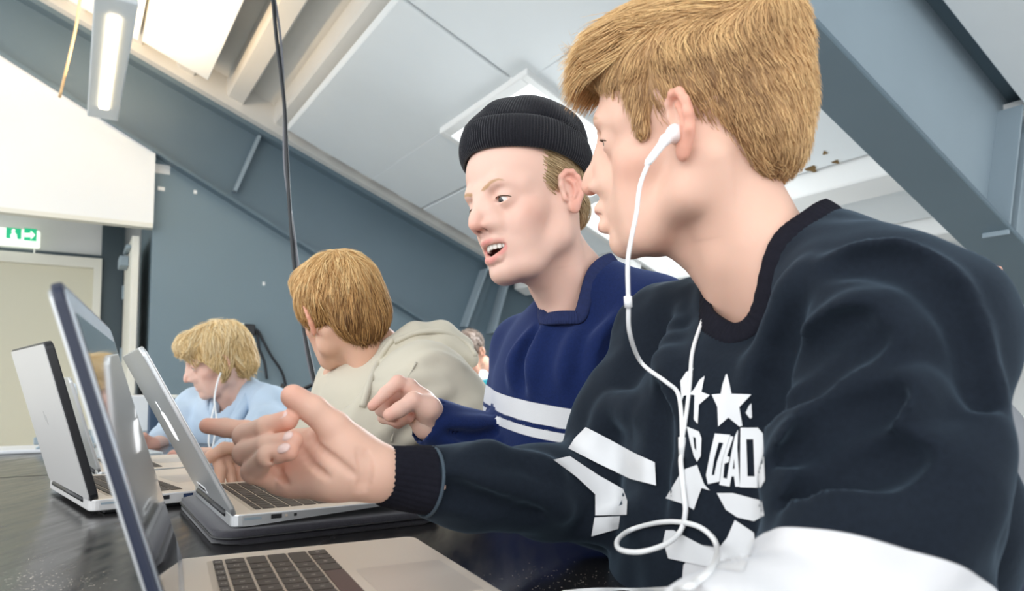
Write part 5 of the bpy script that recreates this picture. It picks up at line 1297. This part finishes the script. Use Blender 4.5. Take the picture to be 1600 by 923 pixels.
# hair: longish, combed from the crown down to the nape
hc3 = Sdf(); hc3.ell((0, -.016, .036), (.083, .104, .088), k=.02); hc3.ell((0, -.078, -.022), (.066, .036, .062), k=.03); hc3.ell((0, .055, .072), (.062, .052, .046), k=.02)
hc3.ell((-.062, -.01, .012), (.022, .05, .045), k=.02); hc3.ell((.062, -.01, .012), (.022, .05, .045), k=.02)
for sx in (1, -1):
    hc3.ell((sx * .075, .062, -.045), (.055, .058, .062), k=.006, op='s'); hc3.ell((sx * .094, -.004, -.040), (.026, .022, .040), k=.006, op='s')
hc3.ell((0, .115, -.03), (.07, .06, .085), k=.006, op='s'); hc3.half((0, -.08, -.088), (0, -.25, -1), .008)
hc3.disp(wave(31, 9, 120, .004))
V, Q = hc3.mesh(.003); V = relax(V, Q, 1, .5)
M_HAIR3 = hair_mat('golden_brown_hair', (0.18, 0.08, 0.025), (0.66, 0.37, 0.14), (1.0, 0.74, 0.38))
tone3 = lambda p: np.clip(.40 + 3.6 * (p[:, 2] - .02), .12, .80) + .20 * np.sin(p[:, 0] * 240 + p[:, 1] * 150) * np.sin(p[:, 1] * 190 - p[:, 0] * 60)  # highlight above and shade below are put into the hair tone
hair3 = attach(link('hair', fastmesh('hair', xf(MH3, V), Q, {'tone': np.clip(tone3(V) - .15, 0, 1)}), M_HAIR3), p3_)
def flow3(p):
    d = p - np.array([0.0, -.045, .12]); d[:, 2] = 0
    return np.stack([d[:, 0] * 7, d[:, 1] * 6 + .1, -.35 - 5 * np.clip(.12 - p[:, 2], 0, .2)], 1)
rt = sample_surface(V, Q, 7000, 14)
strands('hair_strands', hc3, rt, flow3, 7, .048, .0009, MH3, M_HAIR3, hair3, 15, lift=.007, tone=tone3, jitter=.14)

# ------------------------------------------------------------------ fair-haired boy in pale blue shirt
p4_ = person((-0.85, 2.4, 0.0), 'fair-haired boy in a pale blue shirt with earphones, looking down')
MH4 = pose(P(340, 560, 2.30), (-0.89, -0.38, -0.34), (-0.22, -0.25, 0.93), scale=0.97)
nb4 = xf(np.linalg.inv(MH4), P(366, 632, 2.36)[None])[0]
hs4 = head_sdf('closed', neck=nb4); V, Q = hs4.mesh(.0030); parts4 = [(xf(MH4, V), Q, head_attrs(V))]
LS4, RS4 = P(428, 640, 2.24), P(305, 635, 2.52); EL4, WL4 = P(395, 715, 2.02), P(300, 712, 1.95); ER4, WR4 = P(262, 690, 2.36), P(236, 697, 2.12)
for w_, tips in ((P(298, 711, 1.95), [(262, 714), (262, 718), (265, 722), (270, 726), (280, 700)]), (P(236, 696, 2.12), [(203, 686), (202, 692), (203, 698), (206, 703), (222, 682)])):
    chx, plx = [], []; d_ = 1.94 if tips[0][0] > 250 else 2.08
    wp = np.array([w_ @ [1, 0, 0], w_[1], w_[2]])
    for (tx_, ty_) in tips:
        tp = P(tx_, ty_, d_); a_ = w_ * .5 + tp * .5 + EZ * .006; b_ = w_ * .22 + tp * .78 + EZ * .008
        chx.append(([a_, b_, tp], [.011, .010, .008])); plx.append(([w_, a_], [.021, .013]))
    V, Q, _ = hand(chx, plx, .003, pk=.010); parts4.append((V, Q, {'blush': np.full(len(V), .35)}))
mid_4 = (LS4 + RS4) / 2; FR4 = forward_frame(LS4, RS4); fw4 = FR4[:, 1]; hip4 = mid_4 - fw4 * .22 - EZ * .40
s = Sdf(); s.chain([LS4, EL4, WL4], [.036, .032, .024], k=.02); s.chain([RS4, ER4, WR4], [.036, .032, .024], k=.02); s.chain([mid_4 - EZ * .06, hip4], [.08, .09], k=.04); s.cone(mid_4 - EZ * .06, P(366, 632, 2.37), .05, .04, k=.03)
V, Q = s.mesh(.010); parts4.append((V, Q, {}))
V, Q, A = merge(parts4); body4 = attach(link('body', fastmesh('body', V, Q, A), S_PALE), p4_); add_eyes(body4, MH4, (0, 1, -.7))
sh = Sdf(); sh.ell(mid_4 - EZ * .06 - fw4 * .02, (.19, .125, .13), k=.06, rot=FR4); sh.cone(mid_4 - EZ * .08 - fw4 * .03, hip4 + EZ * .08, .12, .15, k=.07); sh.cone(mid_4 - EZ * .03, P(378, 632, 2.40), .085, .055, k=.04)
sh.cone(LS4, P(385, 610, 2.36), .062, .05, k=.04); sh.cone(RS4, P(345, 634, 2.42), .06, .040, k=.04)
sh.chain([LS4, LS4 * .5 + EL4 * .5, EL4, EL4 * .55 + WL4 * .45], [.068, .064, .058, .046], k=.03); sh.chain([RS4, RS4 * .5 + ER4 * .5, ER4, ER4 * .6 + WR4 * .4], [.066, .062, .054, .044], k=.03)
base_sh = Sdf(); base_sh.ops = list(sh.ops)
for pts, r in ((((395, 700), (402, 660), (425, 630)), .010), (((420, 700), (420, 660), (436, 640)), .010), (((300, 700), (290, 670), (300, 645)), .010), (((345, 690), (350, 660), (362, 640)), .008)): ridge(sh, pts, r, src=base_sh, d0=1.8)
sh.disp(wave(41, 9, 55, .008)); sh.disp(wave(42, 8, 120, .003))
HA4, HB4 = P(356, 662, 2.32), P(350, 590, 2.32); sh.cone(HA4, HB4, .042, .066, k=.006, op='s')
V, Q = sh.mesh(.008); V = relax(V, Q, 1, .5)
M_SHIRT = mat('pale_blue_cotton', (0.46, 0.57, 0.70), 0.85, noise=(30, 0.05, 3), bump=(200, .1, .001))
shirt = attach(link('shirt', fastmesh('shirt', V, Q), M_SHIRT), p4_)
co = Sdf(); 
for pts in (((394, 592, 2.36), (386, 612, 2.28), (370, 640, 2.22), (357, 664, 2.20)), ((394, 592, 2.36), (362, 600, 2.44), (336, 622, 2.34), (332, 644, 2.27))):
    q_ = spline(J(*pts), 5)
    for a_, b_ in zip(q_[:-1], q_[1:]):
        co.cone(a_, b_, .004, .004, k=.004); co.cone(a_ + np.array([.012, -.008, -.022]) * (1 if pts[1][0] > 370 else .6), b_ + np.array([.012, -.008, -.022]) * (1 if pts[1][0] > 370 else .6), .004, .004, k=.03)
        co.cone((a_ + b_) / 2, (a_ + b_) / 2 + np.array([.012, -.008, -.022]), .005, .004, k=.008)
V, Q = co.mesh(.003); link('collar', fastmesh('collar', V, Q), M_SHIRT, shirt)
sb_ = bvh_of(np.array([v.co[:] for v in shirt.data.vertices]), np.array([list(p.vertices) for p in shirt.data.polygons]))
pl_, _ = hit_many(sb_, [(352, 655), (353, 670), (355, 690), (357, 708)], d0=1.8, off=.001); attach(tube('placket', spline(list(pl_), 4), .007, M_SHIRT), p4_); bpy.data.objects['placket'].parent = shirt; bpy.data.objects['placket'].matrix_parent_inverse = Matrix()
for k_ in range(3):
    link('button', tubemesh('button', [pl_[k_], pl_[k_] + np.array([0, -.006, 0])], .005, 8), mat('navy_button', (.02, .03, .08), .4), shirt, True)
attach(lowbody(p4_, hip4, (-1, -.6, 0), M_JEANS), p4_); stool((hip4[0], hip4[1]), hip4[2] - .11, 'wooden stool under the boy in the pale blue shirt')
hc4 = Sdf(); hc4.ell((0, -.016, .036), (.086, .106, .090), k=.02); hc4.ell((0, -.070, -.030), (.078, .052, .056), k=.03); hc4.ell((.0, .062, .066), (.070, .052, .046), k=.02)
for sx in (1, -1): hc4.ell((sx * .074, .012, -.012), (.020, .040, .052), k=.02); hc4.ell((sx * .082, .062, -.055), (.060, .054, .074), k=.006, op='s')
hc4.ell((0, .122, -.036), (.08, .066, .090), k=.006, op='s'); hc4.half((0, -.08, -.082), (0, -.1, -1), .01); hc4.disp(wave(51, 9, 100, .006))
V, Q = hc4.mesh(.0036); V = relax(V, Q, 1, .5)
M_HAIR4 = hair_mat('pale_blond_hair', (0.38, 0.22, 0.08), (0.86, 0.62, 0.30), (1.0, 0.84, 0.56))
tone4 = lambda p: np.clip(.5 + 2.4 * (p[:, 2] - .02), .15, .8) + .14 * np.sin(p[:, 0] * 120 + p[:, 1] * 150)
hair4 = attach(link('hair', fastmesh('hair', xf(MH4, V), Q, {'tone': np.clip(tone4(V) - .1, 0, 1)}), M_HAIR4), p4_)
def flow4(p):
    d = p - np.array([0.02, -.02, .12]); return np.stack([d[:, 0] * 8, d[:, 1] * 5 + .15, -.3 - 6 * np.clip(.11 - p[:, 2], 0, .25)], 1)
rt = sample_surface(V, Q, 3600, 24); strands('hair_strands', hc4, rt, flow4, 7, .055, .0013, MH4, M_HAIR4, hair4, 25, lift=.010, tone=tone4, jitter=.2)
e4 = empty('earphones', P(343, 585, 2.2), 0, 'thin white earphone wires on the boy in the pale blue shirt', 'earphones')
attach(tube('wire', spline(J((345, 582, 2.215), (339, 600, 2.20), (335, 625, 2.19), (338, 655, 2.13), (334, 690, 2.05), (330, 704, 2.02)), 6), .0028, M_WIRE), e4)
attach(tube('wire', spline(J((336, 630, 2.185), (330, 655, 2.12), (326, 690, 2.05), (330, 704, 2.02)), 6), .0026, M_WIRE), e4)

# ------------------------------------------------------------------ person in teal far behind, and a hand beside the rafter
p5_ = person((-0.2, 4.05, 0.0), 'person with brown hair and glasses in a teal and white top far behind the hoodie')
MH5 = pose(P(733, 551, 4.0), (-0.45, -0.75, -0.55), (-.3, -.3, .9), scale=1.0)
hs5 = head_sdf('closed', neck=(0, -.05, -.14), ear=True); V, Q = hs5.mesh(.006); parts5 = [(xf(MH5, V), Q, {'blush': np.full(len(V), .25)})]
L5, R5 = P(800, 610, 3.95), P(715, 612, 4.2)
s = Sdf(); s.chain([L5, P(805, 680, 3.85), P(795, 660, 3.6), P(792, 610, 3.55)], [.04, .036, .03, .034], k=.02); V, Q = s.mesh(.012); parts5.append((V, Q, {'blush': np.full(len(V), .3)}))
V, Q, A = merge(parts5); attach(link('body', fastmesh('body', V, Q, A), S_WARM), p5_)
m5 = (L5 + R5) / 2; s = Sdf(); s.chain([L5, R5], [.075, .075], k=.05); s.cone(m5 - EZ * .1, m5 - EZ * .45 + np.array([.05, .1, 0]), .13, .15, k=.06); s.cone(m5, P(748, 590, 4.05), .09, .06, k=.04); s.chain([L5, P(808, 680, 3.9)], [.07, .055], k=.03)
V, Q = s.mesh(.014); hgt = (V - P(760, 592, 4.0)) @ np.array([-.3, 0, 1.0])
M_TEAL = attr_mix('teal_top', (0.02, 0.30, 0.36), [('white', -.002, .002, (0.75, .78, .80))], rough=.8, noise=(20, .05, 3))
attach(link('top', fastmesh('top', V, Q, {'white': hgt}), M_TEAL), p5_)
hc5 = Sdf(); hc5.ell((0, -.016, .040), (.082, .102, .084), k=.02); hc5.ell((0, .11, -.03), (.08, .07, .08), k=.01, op='s'); hc5.half((0, 0, -.05), (0, .3, -1), .01); hc5.disp(wave(61, 8, 120, .006))
V, Q = hc5.mesh(.006); M_HAIR5 = hair_mat('ash_brown_hair', (.12, .08, .06), (.28, .21, .17), (.5, .42, .36))
hair5 = attach(link('hair', fastmesh('hair', xf(MH5, V), Q, {'tone': np.full(len(V), .45)}), M_HAIR5), p5_)
rt = sample_surface(V, Q, 700, 34); strands('hair_strands', hc5, rt, flow4, 5, .035, .003, MH5, M_HAIR5, hair5, 35, lift=.01, tone=lambda p: .5 + 0 * p[:, 0], jitter=.3)
attach(lowbody(p5_, m5 - EZ * .45 + np.array([.05, .1, 0]), (-.5, -.8, 0), M_JEANS), p5_); stool((m5[0] + .05, m5[1] + .1), m5[2] - .56, 'wooden stool under the far person in teal')

p6_ = person((0.93, 1.52, 0.0), 'raised fingertips of someone hidden behind the black sweatshirt shoulder')
w6 = P(1530, 500, 1.36)
f6 = [J((1528, 455, 1.36), (1530, 432, 1.36), (1545, 421, 1.355), (1560, 421, 1.35)), J((1538, 460, 1.37), (1545, 440, 1.37), (1558, 432, 1.365), (1563, 440, 1.36)), J((1545, 465, 1.38), (1552, 450, 1.38), (1562, 446, 1.375), (1565, 455, 1.37)), J((1550, 475, 1.39), (1558, 462, 1.39), (1564, 462, 1.385), (1564, 470, 1.38)), J((1520, 470, 1.35), (1525, 450, 1.345), (1540, 440, 1.34), (1552, 432, 1.34))]
V, Q, _ = hand([(f, [.010, .0095, .0085, .0072]) for f in f6], [([w6, f[0]], [.020, .012]) for f in f6], .0025, pk=.010)
s = Sdf(); s.chain([w6, P(1500, 640, 1.45), P(1490, 720, 1.55)], [.024, .036, .045], k=.02); V2, Q2 = s.mesh(.01)
V, Q, A = merge([(V, Q, {'blush': np.full(len(V), .3)}), (V2, Q2, {})]); attach(link('body', fastmesh('body', V, Q, A), S_FAIR), p6_)
s = Sdf(); s.chain([P(1508, 600, 1.44), P(1490, 720, 1.55)], [.045, .055], k=.02); tq = P(1490, 700, 1.60); s.chain([tq, tq * np.array([1, 1, 0]) + EZ * .55], [.15, .16], k=.05); V, Q = s.mesh(.016); attach(link('shirt', fastmesh('shirt', V, Q), mat('grey_shirt', (.25, .26, .28), .9, noise=(20, .1, 3))), p6_)
attach(lowbody(p6_, tq * np.array([1, 1, 0]) + EZ * .58, (-1, -.2, 0), M_JEANS), p6_); stool((tq[0], tq[1]), .47, 'wooden stool behind the boy with white earphones')

# ------------------------------------------------------------------ small things behind
ch_ = empty('chair', R3(3.1, .42, 0), YAW + .3, 'dark blue plastic chair with a white edge behind the blond boy', 'chair')
cpos = P(272, 640, 2.85); ch_.location = (cpos[0], cpos[1], 0)
M_CHB = mat('dark_blue_plastic', (0.03, 0.06, 0.11), .45, noise=(8, .1, 2)); zt = float(P(272, 621, 2.85)[2])
link('backrest', boxmesh('backrest', -.10, .10, -.015, .015, zt - .26, zt, .012), M_CHB, ch_); link('edge_strip', boxmesh('edge_strip', -.10, .10, -.018, .018, zt - .004, zt + .010, .004), M_CREAML, ch_)
link('seat', boxmesh('seat', -.20, .20, .01, .42, .43, .46, .012), M_CHB, ch_)
for x_ in (-.17, .17):
    for y_ in (.38, .02): link('leg', tubemesh('leg', [(x_, y_, .43), (x_ * 1.1, y_, 0)], .012, 8), M_STEEL, ch_, True)
for x_ in (-.08, .08): link('back_post', tubemesh('back_post', [(x_, -.02, .43), (x_, 0, zt - .1)], .011, 8), M_STEEL, ch_, True)
bx_ = tag(link('storage_box', boxmesh('storage_box', -.09, .09, -.12, .12, 0, .30, .01), mat('pale_box', (.62, .63, .64), .6, noise=(5, .04, 3))), 'pale grey storage box on the side table behind the blond boy', 'box')
tbp = P(236, 690, 3.3); st_ = empty('side_table', (float(P(340, 690, 3.3)[0]) + .35, 3.35, 0), 0.3, 'grey side table against the far wall behind the blond boy', 'table')
link('tabletop', boxmesh('tabletop', -1.0, .75, -.25, .25, .70, .73, .004), M_STEELL, st_)
for x_ in (-.95, .7):
    for y_ in (-.2, .2): link('leg', boxmesh('leg', x_ - .02, x_ + .02, y_ - .02, y_ + .02, 0, .70), M_STEEL, st_)
bp_ = P(238, 640, 3.25); bx_.location = (bp_[0], bp_[1], .73); bx_.rotation_euler = (0, 0, .3)
bx_.scale = (1, 1, max(.2, (float(P(238, 617, 3.25)[2]) - .73) / .30))
# tangle of black cables and a plug strip on the side table
tg_ = P(470, 640, 3.3); tg_[2] = .73
ct = empty('cable_tangle', tg_, .4, 'tangle of black cables with silver plugs on the side table', 'cable')
rr_ = np.random.RandomState(7)
for k_ in range(5):
    n_ = 14; ph = rr_.uniform(0, 6.28, 3); pts = [np.array([.13 * math.cos(i * .9 + ph[0]) * rr_.uniform(.6, 1), .08 * math.sin(i * 1.1 + ph[1]), .02 + .20 * (0.5 + .5 * math.sin(i * .7 + ph[2])) * rr_.uniform(.7, 1)]) for i in range(n_)]
    link('cable', tubemesh('cable', spline(pts, 5), .009, 6), M_CORD, ct, True)
link('plug_strip', boxmesh('plug_strip', -.14, .14, -.03, .03, 0.0, .04, .008), M_BLACK, ct)
for k_ in range(3): link('plug', boxmesh('plug', -.09 + .08 * k_, -.05 + .08 * k_, -.02, .02, .04, .08 + .03 * k_, .006), M_STEELL, ct)
